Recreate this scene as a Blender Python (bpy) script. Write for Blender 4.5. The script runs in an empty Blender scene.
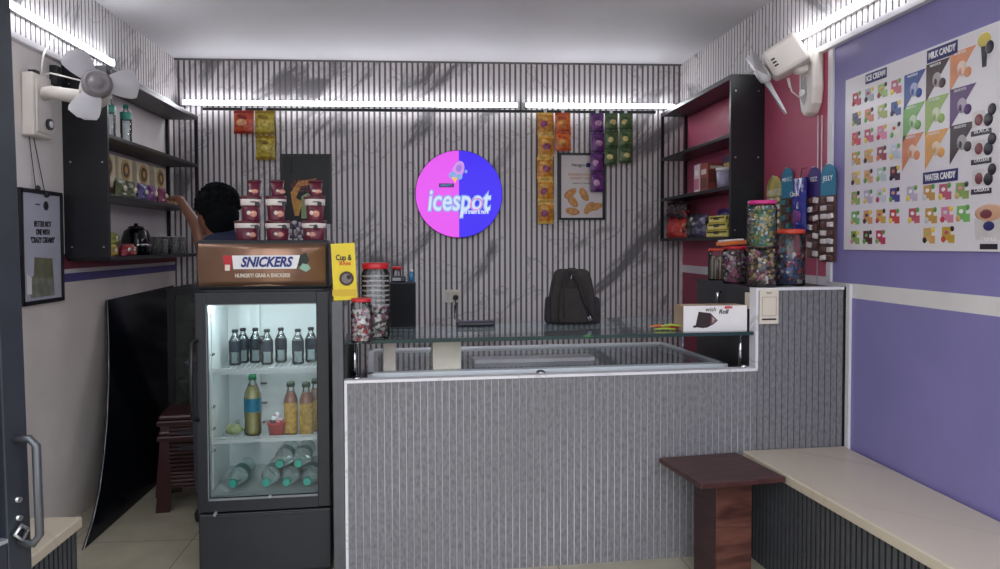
import bpy, bmesh, math, random
from mathutils import Vector, Matrix, Euler
random.seed(7)
SC = bpy.context.scene
COL = SC.collection
PI = math.pi
def R_(d): return math.radians(d)

# ------------------------------------------------------------------ camera
CAMH = 1.5
F_PX, YAW, PITCH, ROLL, SX, SY = 700.0, 0.0609, -0.0289, -0.0037, -30.08, -20.53
XL, XR, D, ZC = -1.941, 2.052, 5.518, 2.923
cy, sy = math.cos(YAW), math.sin(YAW)
CF = Vector((sy*math.cos(PITCH), cy*math.cos(PITCH), math.sin(PITCH)))
r0 = Vector((cy, -sy, 0)); u0 = r0.cross(CF)
CR = r0*math.cos(ROLL) + u0*math.sin(ROLL); CU = -r0*math.sin(ROLL) + u0*math.cos(ROLL)
cam = bpy.data.cameras.new('camera'); camo = bpy.data.objects.new('camera', cam); COL.objects.link(camo)
camo.matrix_world = Matrix(((CR.x, CU.x, -CF.x, 0), (CR.y, CU.y, -CF.y, 0), (CR.z, CU.z, -CF.z, CAMH), (0, 0, 0, 1)))
cam.sensor_fit = 'HORIZONTAL'; cam.sensor_width = 36; cam.lens = F_PX*36/1000
cam.shift_x = -SX/1000; cam.shift_y = SY/1000
cam.clip_start = 0.05; cam.clip_end = 100
SC.camera = camo
def at(px, py, X=None, Y=None, Z=None):
    "photo pixel -> the point of the place on the plane X, Y or Z ="
    r = CR*((px-500-SX)/F_PX) - CU*((py-284.5-SY)/F_PX) + CF
    t = X/r.x if X is not None else Y/r.y if Y is not None else (Z-CAMH)/r.z
    return Vector((r.x*t, r.y*t, r.z*t+CAMH))

# ------------------------------------------------------------------ materials
def lin(c):
    c /= 255.0
    return c/12.92 if c <= .04045 else ((c+.055)/1.055)**2.4
def rgb(c): return (lin(c[0]), lin(c[1]), lin(c[2]), 1)
MATS = {}
def P(name, c, rough=.5, metal=0, var=.10, scale=12, emit=None, es=1, bump=0, bscale=200, coat=0, spec=.5):
    if name in MATS: return MATS[name]
    m = bpy.data.materials.new(name); m.use_nodes = True; nt = m.node_tree; N = nt.nodes; L = nt.links
    b = N['Principled BSDF']; MATS[name] = m
    b.inputs['Roughness'].default_value = rough; b.inputs['Metallic'].default_value = metal
    b.inputs['Specular IOR Level'].default_value = spec
    if coat: b.inputs['Coat Weight'].default_value = coat; b.inputs['Coat Roughness'].default_value = .08
    base = rgb(c)
    b.inputs['Base Color'].default_value = base
    tc = N.new('ShaderNodeTexCoord')
    if var:
        nz = N.new('ShaderNodeTexNoise'); nz.inputs['Scale'].default_value = scale; nz.inputs['Detail'].default_value = 4
        L.new(tc.outputs['Object'], nz.inputs['Vector'])
        rp = N.new('ShaderNodeValToRGB')
        rp.color_ramp.elements[0].position = .3; rp.color_ramp.elements[1].position = .7
        rp.color_ramp.elements[0].color = tuple(v*(1-var) for v in base[:3])+(1,)
        rp.color_ramp.elements[1].color = tuple(min(1, v*(1+var)) for v in base[:3])+(1,)
        L.new(nz.outputs['Fac'], rp.inputs['Fac']); L.new(rp.outputs['Color'], b.inputs['Base Color'])
    if bump:
        n2 = N.new('ShaderNodeTexNoise'); n2.inputs['Scale'].default_value = bscale; L.new(tc.outputs['Object'], n2.inputs['Vector'])
        bp = N.new('ShaderNodeBump'); bp.inputs['Strength'].default_value = bump; bp.inputs['Distance'].default_value = .004
        L.new(n2.outputs['Fac'], bp.inputs['Height']); L.new(bp.outputs['Normal'], b.inputs['Normal'])
    if emit is not None:
        b.inputs['Emission Color'].default_value = rgb(emit); b.inputs['Emission Strength'].default_value = es
    return m
def glass(name, tint=(235, 240, 240), rough=.02, refl=1.0, body=0.0):
    "thin clear sheet or shell: lets light through, mirrors by Fresnel; body = share of scattering haze"
    if name in MATS: return MATS[name]
    m = bpy.data.materials.new(name); m.use_nodes = True; nt = m.node_tree; N = nt.nodes; L = nt.links; MATS[name] = m
    N.remove(N['Principled BSDF']); out = N['Material Output']
    tr = N.new('ShaderNodeBsdfTransparent'); tr.inputs['Color'].default_value = rgb(tint)
    gl = N.new('ShaderNodeBsdfGlossy'); gl.inputs['Roughness'].default_value = rough; gl.inputs['Color'].default_value = (refl, refl, refl, 1)
    fr = N.new('ShaderNodeFresnel'); fr.inputs['IOR'].default_value = 1.5
    mx = N.new('ShaderNodeMixShader'); L.new(fr.outputs['Fac'], mx.inputs['Fac'])
    src = tr.outputs['BSDF']
    if body:
        df = N.new('ShaderNodeBsdfDiffuse'); df.inputs['Color'].default_value = rgb(tint)
        m2 = N.new('ShaderNodeMixShader'); m2.inputs['Fac'].default_value = body
        L.new(src, m2.inputs[1]); L.new(df.outputs['BSDF'], m2.inputs[2]); src = m2.outputs['Shader']
    L.new(src, mx.inputs[1]); L.new(gl.outputs['BSDF'], mx.inputs[2]); L.new(mx.outputs['Shader'], out.inputs['Surface'])
    return m
def marble(name, light, dark, ang=42, rough=.45, thr=.56, wall='xy', speck=0, vein=1.0, stretch=3.2, fine=0):
    m = bpy.data.materials.new(name); m.use_nodes = True; nt = m.node_tree; N = nt.nodes; L = nt.links; MATS[name] = m
    b = N['Principled BSDF']; b.inputs['Roughness'].default_value = rough
    tc = N.new('ShaderNodeTexCoord'); sep = N.new('ShaderNodeSeparateXYZ'); L.new(tc.outputs['Object'], sep.inputs[0])
    ad = N.new('ShaderNodeMath'); ad.operation = 'ADD'; L.new(sep.outputs['X'], ad.inputs[0]); L.new(sep.outputs['Y'], ad.inputs[1])
    cb = N.new('ShaderNodeCombineXYZ'); L.new(ad.outputs[0], cb.inputs['X']); L.new(sep.outputs['Z'], cb.inputs['Y'])
    mp = N.new('ShaderNodeMapping'); mp.vector_type = 'TEXTURE'; mp.inputs['Rotation'].default_value = (0, 0, R_(ang)); mp.inputs['Scale'].default_value = (stretch, 1, 1)
    L.new(cb.outputs[0], mp.inputs['Vector'])
    n1 = N.new('ShaderNodeTexNoise'); n1.inputs['Scale'].default_value = 3.0; n1.inputs['Detail'].default_value = 6; n1.inputs['Roughness'].default_value = .6; n1.inputs['Distortion'].default_value = .6
    L.new(mp.outputs[0], n1.inputs['Vector'])
    r1 = N.new('ShaderNodeValToRGB'); e = r1.color_ramp.elements; e[0].position = thr; e[1].position = thr+.10
    e[0].color = (0, 0, 0, 1); e[1].color = (vein, vein, vein, 1); L.new(n1.outputs['Fac'], r1.inputs['Fac'])
    n2 = N.new('ShaderNodeTexNoise'); n2.inputs['Scale'].default_value = 1.7; n2.inputs['Detail'].default_value = 5; n2.inputs['Distortion'].default_value = 1.6
    L.new(cb.outputs[0], n2.inputs['Vector'])
    r2 = N.new('ShaderNodeValToRGB'); e = r2.color_ramp.elements; e[0].position = .488; e[0].color = (0, 0, 0, 1); e[1].position = .5; e[1].color = (.45*vein,)*3+(1,)
    x = e.new(.512); x.color = (0, 0, 0, 1); L.new(n2.outputs['Fac'], r2.inputs['Fac'])
    mxm = N.new('ShaderNodeMath'); mxm.operation = 'MAXIMUM'; L.new(r1.outputs['Color'], mxm.inputs[0]); L.new(r2.outputs['Color'], mxm.inputs[1])
    fac = mxm.outputs[0]
    if speck:
        n3 = N.new('ShaderNodeTexNoise'); n3.inputs['Scale'].default_value = 75; n3.inputs['Detail'].default_value = 3
        m3 = N.new('ShaderNodeMapping'); m3.inputs['Scale'].default_value = (1, 1, .5); L.new(tc.outputs['Object'], m3.inputs['Vector']); L.new(m3.outputs[0], n3.inputs['Vector'])
        r3 = N.new('ShaderNodeValToRGB'); e = r3.color_ramp.elements; e[0].position = .42; e[0].color = (0, 0, 0, 1); e[1].position = .68; e[1].color = (speck,)*3+(1,)
        L.new(n3.outputs['Fac'], r3.inputs['Fac'])
        am = N.new('ShaderNodeMath'); am.operation = 'MAXIMUM'; L.new(fac, am.inputs[0]); L.new(r3.outputs['Color'], am.inputs[1]); fac = am.outputs[0]
    mc = N.new('ShaderNodeMix'); mc.data_type = 'RGBA'; mc.inputs[6].default_value = rgb(light); mc.inputs[7].default_value = rgb(dark)
    L.new(fac, mc.inputs[0]); L.new(mc.outputs[2], b.inputs['Base Color'])
    return m
def banded(name, bands, rough=.5):
    "paint bands by height: [(z_top, colour)...] from the floor up"
    m = bpy.data.materials.new(name); m.use_nodes = True; nt = m.node_tree; N = nt.nodes; L = nt.links
    b = N['Principled BSDF']; b.inputs['Roughness'].default_value = rough
    tc = N.new('ShaderNodeTexCoord'); sep = N.new('ShaderNodeSeparateXYZ'); L.new(tc.outputs['Object'], sep.inputs[0])
    dv = N.new('ShaderNodeMath'); dv.operation = 'DIVIDE'; dv.inputs[1].default_value = 3.0; L.new(sep.outputs['Z'], dv.inputs[0])
    rp = N.new('ShaderNodeValToRGB'); rp.color_ramp.interpolation = 'CONSTANT'; e = rp.color_ramp.elements
    e[0].position = 0; e[0].color = rgb(bands[0][1]); z = bands[0][0]; e[1].position = z/3.0; e[1].color = rgb(bands[1][1])
    for i in range(2, len(bands)):
        k = e.new(bands[i-1][0]/3.0); k.color = rgb(bands[i][1])
    L.new(dv.outputs[0], rp.inputs['Fac'])
    nz = N.new('ShaderNodeTexNoise'); nz.inputs['Scale'].default_value = 3.5; nz.inputs['Detail'].default_value = 6; L.new(tc.outputs['Object'], nz.inputs['Vector'])
    mr = N.new('ShaderNodeMapRange'); mr.inputs[1].default_value = .3; mr.inputs[2].default_value = .7; mr.inputs[3].default_value = .92; mr.inputs[4].default_value = 1.05; L.new(nz.outputs['Fac'], mr.inputs[0])
    mx = N.new('ShaderNodeMix'); mx.data_type = 'RGBA'; mx.blend_type = 'MULTIPLY'; mx.inputs[0].default_value = 1
    L.new(rp.outputs['Color'], mx.inputs[6]); L.new(mr.outputs[0], mx.inputs[7]); L.new(mx.outputs[2], b.inputs['Base Color'])
    return m
def wood(name, a, c, rough=.4, sc=(2, 30, 2)):
    m = bpy.data.materials.new(name); m.use_nodes = True; nt = m.node_tree; N = nt.nodes; L = nt.links
    b = N['Principled BSDF']; b.inputs['Roughness'].default_value = rough
    tc = N.new('ShaderNodeTexCoord'); mp = N.new('ShaderNodeMapping'); mp.inputs['Scale'].default_value = sc; L.new(tc.outputs['Object'], mp.inputs['Vector'])
    nz = N.new('ShaderNodeTexNoise'); nz.inputs['Scale'].default_value = 1.6; nz.inputs['Detail'].default_value = 8; nz.inputs['Distortion'].default_value = .8; L.new(mp.outputs[0], nz.inputs['Vector'])
    rp = N.new('ShaderNodeValToRGB'); e = rp.color_ramp.elements; e[0].position = .35; e[0].color = rgb(a); e[1].position = .68; e[1].color = rgb(c)
    L.new(nz.outputs['Fac'], rp.inputs['Fac']); L.new(rp.outputs['Color'], b.inputs['Base Color'])
    return m

# ------------------------------------------------------------------ mesh builder
def wmat(p):
    M = Matrix.Identity(4)
    while p is not None:
        M = (Matrix.Translation(p.location) @ p.rotation_euler.to_matrix().to_4x4()) @ M; p = p.parent
    return M
class MB:
    def __init__(s): s.bm = bmesh.new(); s.mi = 0; s.sm = False
    def m(s, i): s.mi = i; return s
    def _f(s, vs, smooth=None):
        try: f = s.bm.faces.new(vs)
        except ValueError: return None
        f.material_index = s.mi; f.smooth = s.sm if smooth is None else smooth
        return f
    def box(s, c, d, rot=None, taper=1.0, bev=0):
        M = Matrix.Translation(Vector(c)) @ (rot.to_4x4() if rot else Matrix.Identity(4))
        if bev:
            b2 = bmesh.new(); bmesh.ops.create_cube(b2, size=1)
            for v in b2.verts:
                k = taper if v.co.z > 0 else 1
                v.co = Vector((v.co.x*d[0]*k, v.co.y*d[1]*k, v.co.z*d[2]))
            bmesh.ops.bevel(b2, geom=list(b2.edges), offset=bev, segments=2, affect='EDGES', profile=.5)
            mp = {v: s.bm.verts.new(M @ v.co) for v in b2.verts}
            for f in b2.faces: s._f([mp[v] for v in f.verts])
            b2.free(); return s
        q = []
        for z in (-.5, .5):
            k = taper if z > 0 else 1
            for x, y in ((-.5, -.5), (.5, -.5), (.5, .5), (-.5, .5)):
                q.append(s.bm.verts.new(M @ Vector((x*d[0]*k, y*d[1]*k, z*d[2]))))
        for f in ((3, 2, 1, 0), (4, 5, 6, 7), (0, 1, 5, 4), (1, 2, 6, 5), (2, 3, 7, 6), (3, 0, 4, 7)): s._f([q[i] for i in f], False)
        return s
    def bb(s, a, b, bev=0):
        a, b = Vector(a), Vector(b); return s.box((a+b)/2, [abs(b[i]-a[i]) for i in range(3)], bev=bev)
    def lathe(s, prof, c=(0, 0, 0), n=20, rot=None, caps=True, sq=(1, 1)):
        M = Matrix.Translation(Vector(c)) @ (rot.to_4x4() if rot else Matrix.Identity(4))
        rings = []
        for r, z in prof:
            rings.append([s.bm.verts.new(M @ Vector((r*sq[0]*math.cos(2*PI*i/n), r*sq[1]*math.sin(2*PI*i/n), z))) for i in range(n)])
        for a, b in zip(rings, rings[1:]):
            for i in range(n): s._f([a[i], a[(i+1) % n], b[(i+1) % n], b[i]], True)
        if caps:
            s._f(rings[0][::-1], False); s._f(rings[-1], False)
        return s
    def cyl(s, p0, p1, r0, r1=None, n=14):
        p0, p1 = Vector(p0), Vector(p1); d = p1-p0
        return s.lathe([(r0, 0), (r0 if r1 is None else r1, d.length)], p0, n, d.to_track_quat('Z', 'Y').to_matrix())
    def tube(s, pts, r, n=8):
        pts = [Vector(p) for p in pts]; rings = []
        rr = r if isinstance(r, (list, tuple)) else [r]*len(pts)
        up = Vector((0, 0, 1)); prev = None
        for i, p in enumerate(pts):
            t = (pts[min(i+1, len(pts)-1)]-pts[max(i-1, 0)]).normalized()
            if prev is None: x = t.orthogonal().normalized()
            else: x = (prev-t*prev.dot(t)).normalized()
            prev = x; y = t.cross(x)
            rings.append([s.bm.verts.new(p+(x*math.cos(2*PI*k/n)+y*math.sin(2*PI*k/n))*rr[i]) for k in range(n)])
        for a, b in zip(rings, rings[1:]):
            for k in range(n): s._f([a[k], a[(k+1) % n], b[(k+1) % n], b[k]], True)
        s._f(rings[0][::-1], False); s._f(rings[-1], False); return s
    def ell(s, c, r, n=12, m=8, rot=None, noise=0):
        M = Matrix.Translation(Vector(c)) @ (rot.to_4x4() if rot else Matrix.Identity(4))
        top = s.bm.verts.new(M @ Vector((0, 0, r[2]))); bot = s.bm.verts.new(M @ Vector((0, 0, -r[2]))); rings = []
        for j in range(1, m):
            th = PI*j/m; ring = []
            for i in range(n):
                k = 1+random.uniform(-noise, noise)
                ring.append(s.bm.verts.new(M @ Vector((r[0]*math.sin(th)*math.cos(2*PI*i/n)*k, r[1]*math.sin(th)*math.sin(2*PI*i/n)*k, r[2]*math.cos(th)*k))))
            rings.append(ring)
        for i in range(n):
            s._f([top, rings[0][i], rings[0][(i+1) % n]], True); s._f([bot, rings[-1][(i+1) % n], rings[-1][i]], True)
        for a, b in zip(rings, rings[1:]):
            for i in range(n): s._f([a[i], b[i], b[(i+1) % n], a[(i+1) % n]], True)
        return s
    def prism(s, poly, o, ux, uy, t):
        "polygon (u,v) in plane o + u*ux + v*uy, thickness t along ux x uy (centred at 0..t)"
        o, ux, uy = Vector(o), Vector(ux), Vector(uy); nn = ux.cross(uy).normalized()
        a = [s.bm.verts.new(o+ux*u+uy*v) for u, v in poly]; b = [s.bm.verts.new(o+ux*u+uy*v+nn*t) for u, v in poly]
        s._f(a[::-1], False); s._f(b, False)
        for i in range(len(poly)): s._f([a[i], a[(i+1) % len(poly)], b[(i+1) % len(poly)], b[i]], False)
        return s
    def build(s, name, mats, parent=None, world=False, **tags):
        if world and parent is not None:
            s.bm.transform(wmat(parent).inverted())
        bmesh.ops.recalc_face_normals(s.bm, faces=s.bm.faces)
        me = bpy.data.meshes.new(name); s.bm.to_mesh(me); s.bm.free()
        for m in (mats if isinstance(mats, (list, tuple)) else [mats]): me.materials.append(m)
        o = bpy.data.objects.new(name, me); COL.objects.link(o)
        if parent is not None: o.parent = parent
        for k, v in tags.items(): o[k] = v
        return o
def thing(name, label, cat, loc=(0, 0, 0), rz=0, group=None):
    o = bpy.data.objects.new(name, None); COL.objects.link(o); o.location = loc; o.rotation_euler = (0, 0, rz)
    o.empty_display_size = .05; o['label'] = label; o['category'] = cat
    if group: o['group'] = group
    return o
def tag(o, label, cat, group=None, kind=None):
    o['label'] = label; o['category'] = cat
    if group: o['group'] = group
    if kind: o['kind'] = kind
    return o
def struct(o): o['kind'] = 'structure'; return o
def dup(root, loc, rz=None, label=None, group=None, scale=None):
    r = root.copy(); COL.objects.link(r); r.location = loc
    if rz is not None: r.rotation_euler = (0, 0, rz)
    if scale: r.scale = (scale,)*3
    if label: r['label'] = label
    if group: r['group'] = group
    for ch in list(root.children):
        c = ch.copy(); COL.objects.link(c); c.parent = r
        for g in list(ch.children):
            d = g.copy(); COL.objects.link(d); d.parent = c
    return r
def text(name, body, size, o, ux, uy, mat, parent=None, t=.0008, shear=0, bold=0, align='CENTER', world=True, width=None):
    cu = bpy.data.curves.new(name, 'FONT'); cu.body = body; cu.size = size; cu.align_x = align; cu.align_y = 'CENTER'
    cu.extrude = t; cu.shear = shear; cu.offset = bold; cu.resolution_u = 3
    tmp = bpy.data.objects.new('tmp', cu); COL.objects.link(tmp)
    bpy.context.view_layer.update()
    me = bpy.data.meshes.new_from_object(tmp.evaluated_get(bpy.context.evaluated_depsgraph_get()))
    bpy.data.objects.remove(tmp); bpy.data.curves.remove(cu)
    ux, uy = Vector(ux).normalized(), Vector(uy).normalized(); nz = ux.cross(uy)
    M = Matrix(((ux.x, uy.x, nz.x, o[0]), (ux.y, uy.y, nz.y, o[1]), (ux.z, uy.z, nz.z, o[2]), (0, 0, 0, 1)))
    if width:
        xs = [v.co.x for v in me.vertices]; w = max(xs)-min(xs); k = width/w
        M = M @ Matrix.Diagonal((k, 1, 1, 1))
    if world and parent is not None: M = wmat(parent).inverted() @ M
    me.transform(M); me.materials.clear(); me.materials.append(mat); me.name = name
    ob = bpy.data.objects.new(name, me); COL.objects.link(ob)
    if parent is not None: ob.parent = parent
    return ob
X3, Y3, Z3 = Vector((1, 0, 0)), Vector((0, 1, 0)), Vector((0, 0, 1))
BK = (X3, Z3)            # reading directions on the back wall
RW = (-Y3, Z3)           # on the right wall
LW = (Y3, Z3)            # on the left wall

# shared materials
black = P('black_metal', (24, 25, 30), .35, .0, spec=.4)
blackg = P('black_gloss', (10, 11, 16), .07, 0)
dark = P('dark_grey', (44, 46, 50), .45)
white = P('white_plastic', (226, 226, 228), .35, var=.03)
steel = P('brushed_steel', (185, 187, 190), .28, .9, var=.05)
chrome = P('chrome', (210, 210, 212), .12, 1, var=0)
cream = P('cream_card', (222, 212, 196), .6, var=.04)
red = P('red_plastic', (190, 30, 40), .35, var=.05)
clear = glass('clear_plastic', (250, 252, 252), .03, .7, .02)
paper = P('white_print', (232, 230, 232), .5, var=.02)
ink = P('black_ink', (30, 30, 36), .5, var=0)
navy = P('navy_print', (38, 38, 100), .5, var=.03)
LIGHTM = P('tube_glow', (255, 255, 255), .4, var=0, emit=(248, 250, 255), es=22)

# ------------------------------------------------------------------ the room
YF = 1.0
MARB = marble('marble_flute', (222, 217, 218), (78, 75, 82), rough=.45, thr=.535, ang=46, stretch=2.8, vein=.82)
GROOVE = P('flute_groove', (104, 101, 104), .6)
def fluted(name, axis, a0, a1, z0, z1, plane, nsign, pitch, depth, mats, gw=.3, back=.0, parent=None, world=False, top=True):
    "panel of vertical flutes running along an axis; front face at plane, grooves go depth behind it"
    mb = MB(); bm = mb.bm
    n = max(1, int(round(abs(a1-a0)/pitch))); p = (a1-a0)/n
    pts = []
    for i in range(n):
        s = a0+i*p; g = p*gw
        pts += [(s, depth, 1), (s+g*.8, depth, 1), (s+g, depth*.1, 0), (s+(p+g)*.5, 0, 0), (s+p*.985, depth*.1, 1)]
    pts += [(a1, depth, 0)]
    def V(a, d, z):
        return (a, plane-nsign*d, z) if axis == 'x' else (plane-nsign*d, a, z)
    lo = [bm.verts.new(V(a, d, z0)) for a, d, _ in pts]; hi = [bm.verts.new(V(a, d, z1)) for a, d, _ in pts]
    for i in range(len(pts)-1):
        mb.mi = pts[i][2] if len(mats) > 1 else 0
        mb._f([lo[i], lo[i+1], hi[i+1], hi[i]], False)
    # closed back
    mb.mi = 0; b = depth+.006+back
    q = [bm.verts.new(V(a0, b, z0)), bm.verts.new(V(a1, b, z0)), bm.verts.new(V(a1, b, z1)), bm.verts.new(V(a0, b, z1))]
    mb._f(q); mb._f([lo[0], q[0], q[3], hi[0]]); mb._f([lo[-1], hi[-1], q[2], q[1]])
    mb._f(hi+[q[2], q[3]]); mb._f((lo+[q[1], q[0]])[::-1])
    return mb.build(name, mats, parent, world)
def floor_mat():
    m = bpy.data.materials.new('floor_tile'); m.use_nodes = True; nt = m.node_tree; N = nt.nodes; L = nt.links
    b = N['Principled BSDF']; b.inputs['Roughness'].default_value = .22
    tc = N.new('ShaderNodeTexCoord'); br = N.new('ShaderNodeTexBrick'); br.offset = 0; br.inputs['Scale'].default_value = 1
    br.inputs['Brick Width'].default_value = .6; br.inputs['Row Height'].default_value = .6; br.inputs['Mortar Size'].default_value = .003
    br.inputs['Color1'].default_value = rgb((184, 178, 158)); br.inputs['Color2'].default_value = rgb((178, 172, 152)); br.inputs['Mortar'].default_value = rgb((140, 134, 118))
    L.new(tc.outputs['Object'], br.inputs['Vector'])
    nz = N.new('ShaderNodeTexNoise'); nz.inputs['Scale'].default_value = 6; nz.inputs['Detail'].default_value = 6; L.new(tc.outputs['Object'], nz.inputs['Vector'])
    mr = N.new('ShaderNodeMapRange'); mr.inputs[1].default_value = .3; mr.inputs[2].default_value = .7; mr.inputs[3].default_value = .9; mr.inputs[4].default_value = 1.06; L.new(nz.outputs['Fac'], mr.inputs[0])
    mx = N.new('ShaderNodeMix'); mx.data_type = 'RGBA'; mx.blend_type = 'MULTIPLY'; mx.inputs[0].default_value = 1
    L.new(br.outputs['Color'], mx.inputs[6]); L.new(mr.outputs[0], mx.inputs[7]); L.new(mx.outputs[2], b.inputs['Base Color'])
    return m
struct(MB().bb((XL-.12, YF-2.2, -.1), (XR+.12, D+.12, 0)).build('floor', floor_mat()))
struct(MB().bb((XL-.12, YF, ZC), (XR+.12, D+.12, ZC+.1)).build('ceiling', P('ceiling_paint', (196, 194, 198), .6, var=.03, scale=2)))
struct(fluted('wall_back', 'x', XL, XR, 0, ZC, D, -1, .0425, .007, [MARB, GROOVE], gw=.36, back=.08))
WL = banded('left_wall_paint', [(1.30, (226, 218, 212)), (1.346, (84, 78, 140)), (1.368, (222, 218, 222)), (1.445, (128, 44, 66)), (3, (230, 226, 224))])
struct(MB().bb((XL-.12, YF, 0), (XL, D+.1, ZC)).build('wall_left', WL))
PINK = (184, 84, 112); PURP = (134, 127, 182)
YSP = 3.44
WR1 = banded('right_wall_pink_paint', [(1.255, (150, 58, 82)), (1.315, (222, 218, 222)), (3, PINK)])
WR2 = banded('right_wall_purple_paint', [(1.222, PURP), (1.296, (226, 222, 220)), (3, PURP)], .4)
w = MB(); w.m(0).bb((XR, YSP, 0), (XR+.12, D+.1, ZC)); w.m(1).bb((XR, YF, 0), (XR+.12, YSP, ZC))
struct(w.build('wall_right', [WR1, WR2]))
TRIMW = P('trim_white', (222, 220, 224), .35, var=.03)
def trim(k, a, b, m=TRIMW, bev=.002): return struct(MB().bb(a, b, bev=bev).build('trim_%d' % k, m))
trim(1, (XR-.012, YSP-.012, 1.30), (XR, YSP+.03, 2.50))
trim(2, (XR-.014, 3.262, .0), (XR, 3.292, 1.296))
# fluted bulkhead panels above the light line, on both side walls
struct(fluted('trim_3', 'y', YF, D-.001, 2.49, ZC, XL+.022, 1, .0425, .006, [MARB, GROOVE], gw=.22))
struct(fluted('trim_4', 'y', YF, D-.001, 2.505, ZC, XR-.022, -1, .0425, .006, [MARB, GROOVE], gw=.22))
trim(5, (XL, YF, 2.462), (XL+.034, 3.93, 2.492), TRIMW)
trim(6, (XR-.034, YF, 2.476), (XR, 3.93, 2.506), TRIMW)
trim(7, (XL, 4.42, 2.562), (XL+.036, D-.02, 2.584), steel)
trim(8, (XR-.036, 3.95, 2.562), (XR, D-.02, 2.584), steel)
# thin seam lines of the bulkhead sheets against the ceiling
trim(9, (XL+.02, D-.012, ZC-.012), (XR-.02, D+.002, ZC), GROOVE, 0)

# ------------------------------------------------------------------ lights of the room
def tube_light(p0, p1, off, label):
    p0, p1 = Vector(p0), Vector(p1); d = (p1-p0); Ln = d.length; d.normalize(); off = Vector(off).normalized()
    t = thing('tube_light', label, 'light', (p0+p1)/2, 0, 'slim white tube lights around the top of the walls')
    c = (p0+p1)/2; rot = Matrix((d, off, d.cross(off))).transposed()
    MB().box(c+off*.011, (Ln, .022, .034), rot).build('housing', TRIMW, t, True)
    MB().box(c+off*.029, (Ln-.03, .016, .030), rot, bev=.006).build('diffuser', LIGHTM, t, True)
    for pp in (p0+d*.008, p1-d*.008): MB().box(pp+off*.02, (.016, .042, .037), rot).build('end_cap', white, t, True)
a = at(181, 104, Y=D-.03); b = at(519, 105.5, Y=D-.03); c = at(524, 105.5, Y=D-.03); e_ = at(676, 107, Y=D-.03)
tube_light((a.x, D-.001, 2.585), (b.x, D-.001, 2.585), (0, -1, 0), 'long white tube light on back wall above the pink and blue sign')
tube_light((c.x, D-.001, 2.585), (e_.x, D-.001, 2.585), (0, -1, 0), 'white tube light on back wall above the hanging snack strips, shorter right one')
tube_light((XL+.022, 2.3, 2.60), (XL+.022, 4.40, 2.60), (1, 0, 0), 'white tube light on left wall above the left wall fan')
tube_light((XR-.022, 2.1, 2.605), (XR-.022, 3.86, 2.605), (-1, 0, 0), 'white tube light on right wall above the purple paint')
# black rail under the back tube light that the snack strips hang from
r = thing('hanging_rail', 'thin black rail along the back wall just under the tube lights', 'rail', (0, D-.03, 2.53))
MB().bb((XL+.24, D-.045, 2.525), (XR-.24, D-.027, 2.545)).build('bar', black, r, True)
for x in (-1.5, -.6, .3, 1.2): MB().bb((x-.01, D-.03, 2.528), (x+.01, D+.0, 2.542)).build('bracket', black, r, True)

# ------------------------------------------------------------------ wall shelves
def shelf_unit(side, y0, y1, depth, zs, ztop, label, panel_lo):
    s = 1 if side == 'L' else -1; xw = XL if side == 'L' else XR
    t = thing('wall_shelf', label, 'shelf', (xw+s*depth/2, (y0+y1)/2, zs[0]))
    xo = xw+s*depth
    MB().bb((xw, y0-.02, panel_lo), (xo, y0, ztop), bev=.002).build('end_panel', black, t, True)
    for z in zs: MB().bb((xw+s*.002, y0, z-.022), (xo, y1, z), bev=.002).build('shelf_board', black, t, True)
    MB().bb((xw+s*.002, y0, ztop-.03), (xo+s*.0, y1, ztop), bev=.002).build('top_board', black, t, True)
    for x in (xw+s*.014, xo-s*.012):
        MB().bb((x-.011, y1, zs[0]-.022), (x+.011, y1+.022, ztop)).build('post', black, t, True)
    k = MB()
    for z in (panel_lo+.06, (panel_lo+ztop)/2, ztop-.1):
        for x in (xw+s*.04, xo-s*.03): k.cyl((x, y0-.024, z), (x, y0-.018, z), .005, n=8)
    k.build('screw', steel, t, True)
    return t
ZLs = [1.437, 1.775, 2.10]; ZRs = [1.537, 1.85, 2.165]
shelf_unit('L', 3.90, 5.36, .235, ZLs, 2.46, 'black wall shelf on the white left wall holding bottles and glasses', 1.43)
shelf_unit('R', 4.18, 5.42, .212, ZRs, 2.52, 'black wall shelf on the pink right wall holding snack packs', 1.517)

# ------------------------------------------------------------------ counter
CA = 0.0767; CANG = math.atan(CA)
def cyf(x): return 3.143+CA*x
GREYF = marble('counter_stone', (126, 125, 128), (80, 79, 82), ang=60, rough=.55, thr=.72, speck=.6, stretch=2, vein=.5)
GREYG = P('counter_groove', (172, 172, 176), .5, var=.5, scale=1.6)
GREYD = P('counter_groove_dark', (72, 72, 78), .6)
EDGE = marble('white_marble_edge', (226, 224, 228), (150, 148, 152), ang=30, thr=.6, stretch=1.5)
ctr = thing('service_counter', 'grey fluted stone service counter with raised right end and glass top', 'counter', (-.37, cyf(-.37), 0), CANG)
U = lambda x: (x+.37)/math.cos(CANG)         # distance along the counter front for a world x
x1, x2 = U(1.582), U(2.03)
CMi = (Matrix.Translation((-.37, cyf(-.37), 0)) @ Matrix.Rotation(CANG, 4, 'Z')).inverted()
cb0 = CMi @ Vector((1.635, 4.15, 0)); cb1 = CMi @ Vector((2.04, 4.15, 0))
pL = fluted('front_panel', 'x', .012, x1, 0, .885, 0, -1, .0325, .0016, [GREYF, GREYG], gw=.09, back=.03, parent=ctr)
fluted('raised_front_panel', 'x', x1, x2, 0, 1.272, 0, -1, .0325, .003, [GREYF, GREYD], gw=.10, back=.03, parent=ctr)
e = MB()
e.bb((0, -.006, .883), (x1, .05, .896)); e.bb((0, -.006, 0), (.012, .05, .885))
e.bb((x1-.012, -.006, .896), (x1+.002, .05, 1.27)); e.bb((x1-.012, -.006, 1.27), (x2, .05, 1.283))
e.build('edge_trim', EDGE, ctr)
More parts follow.
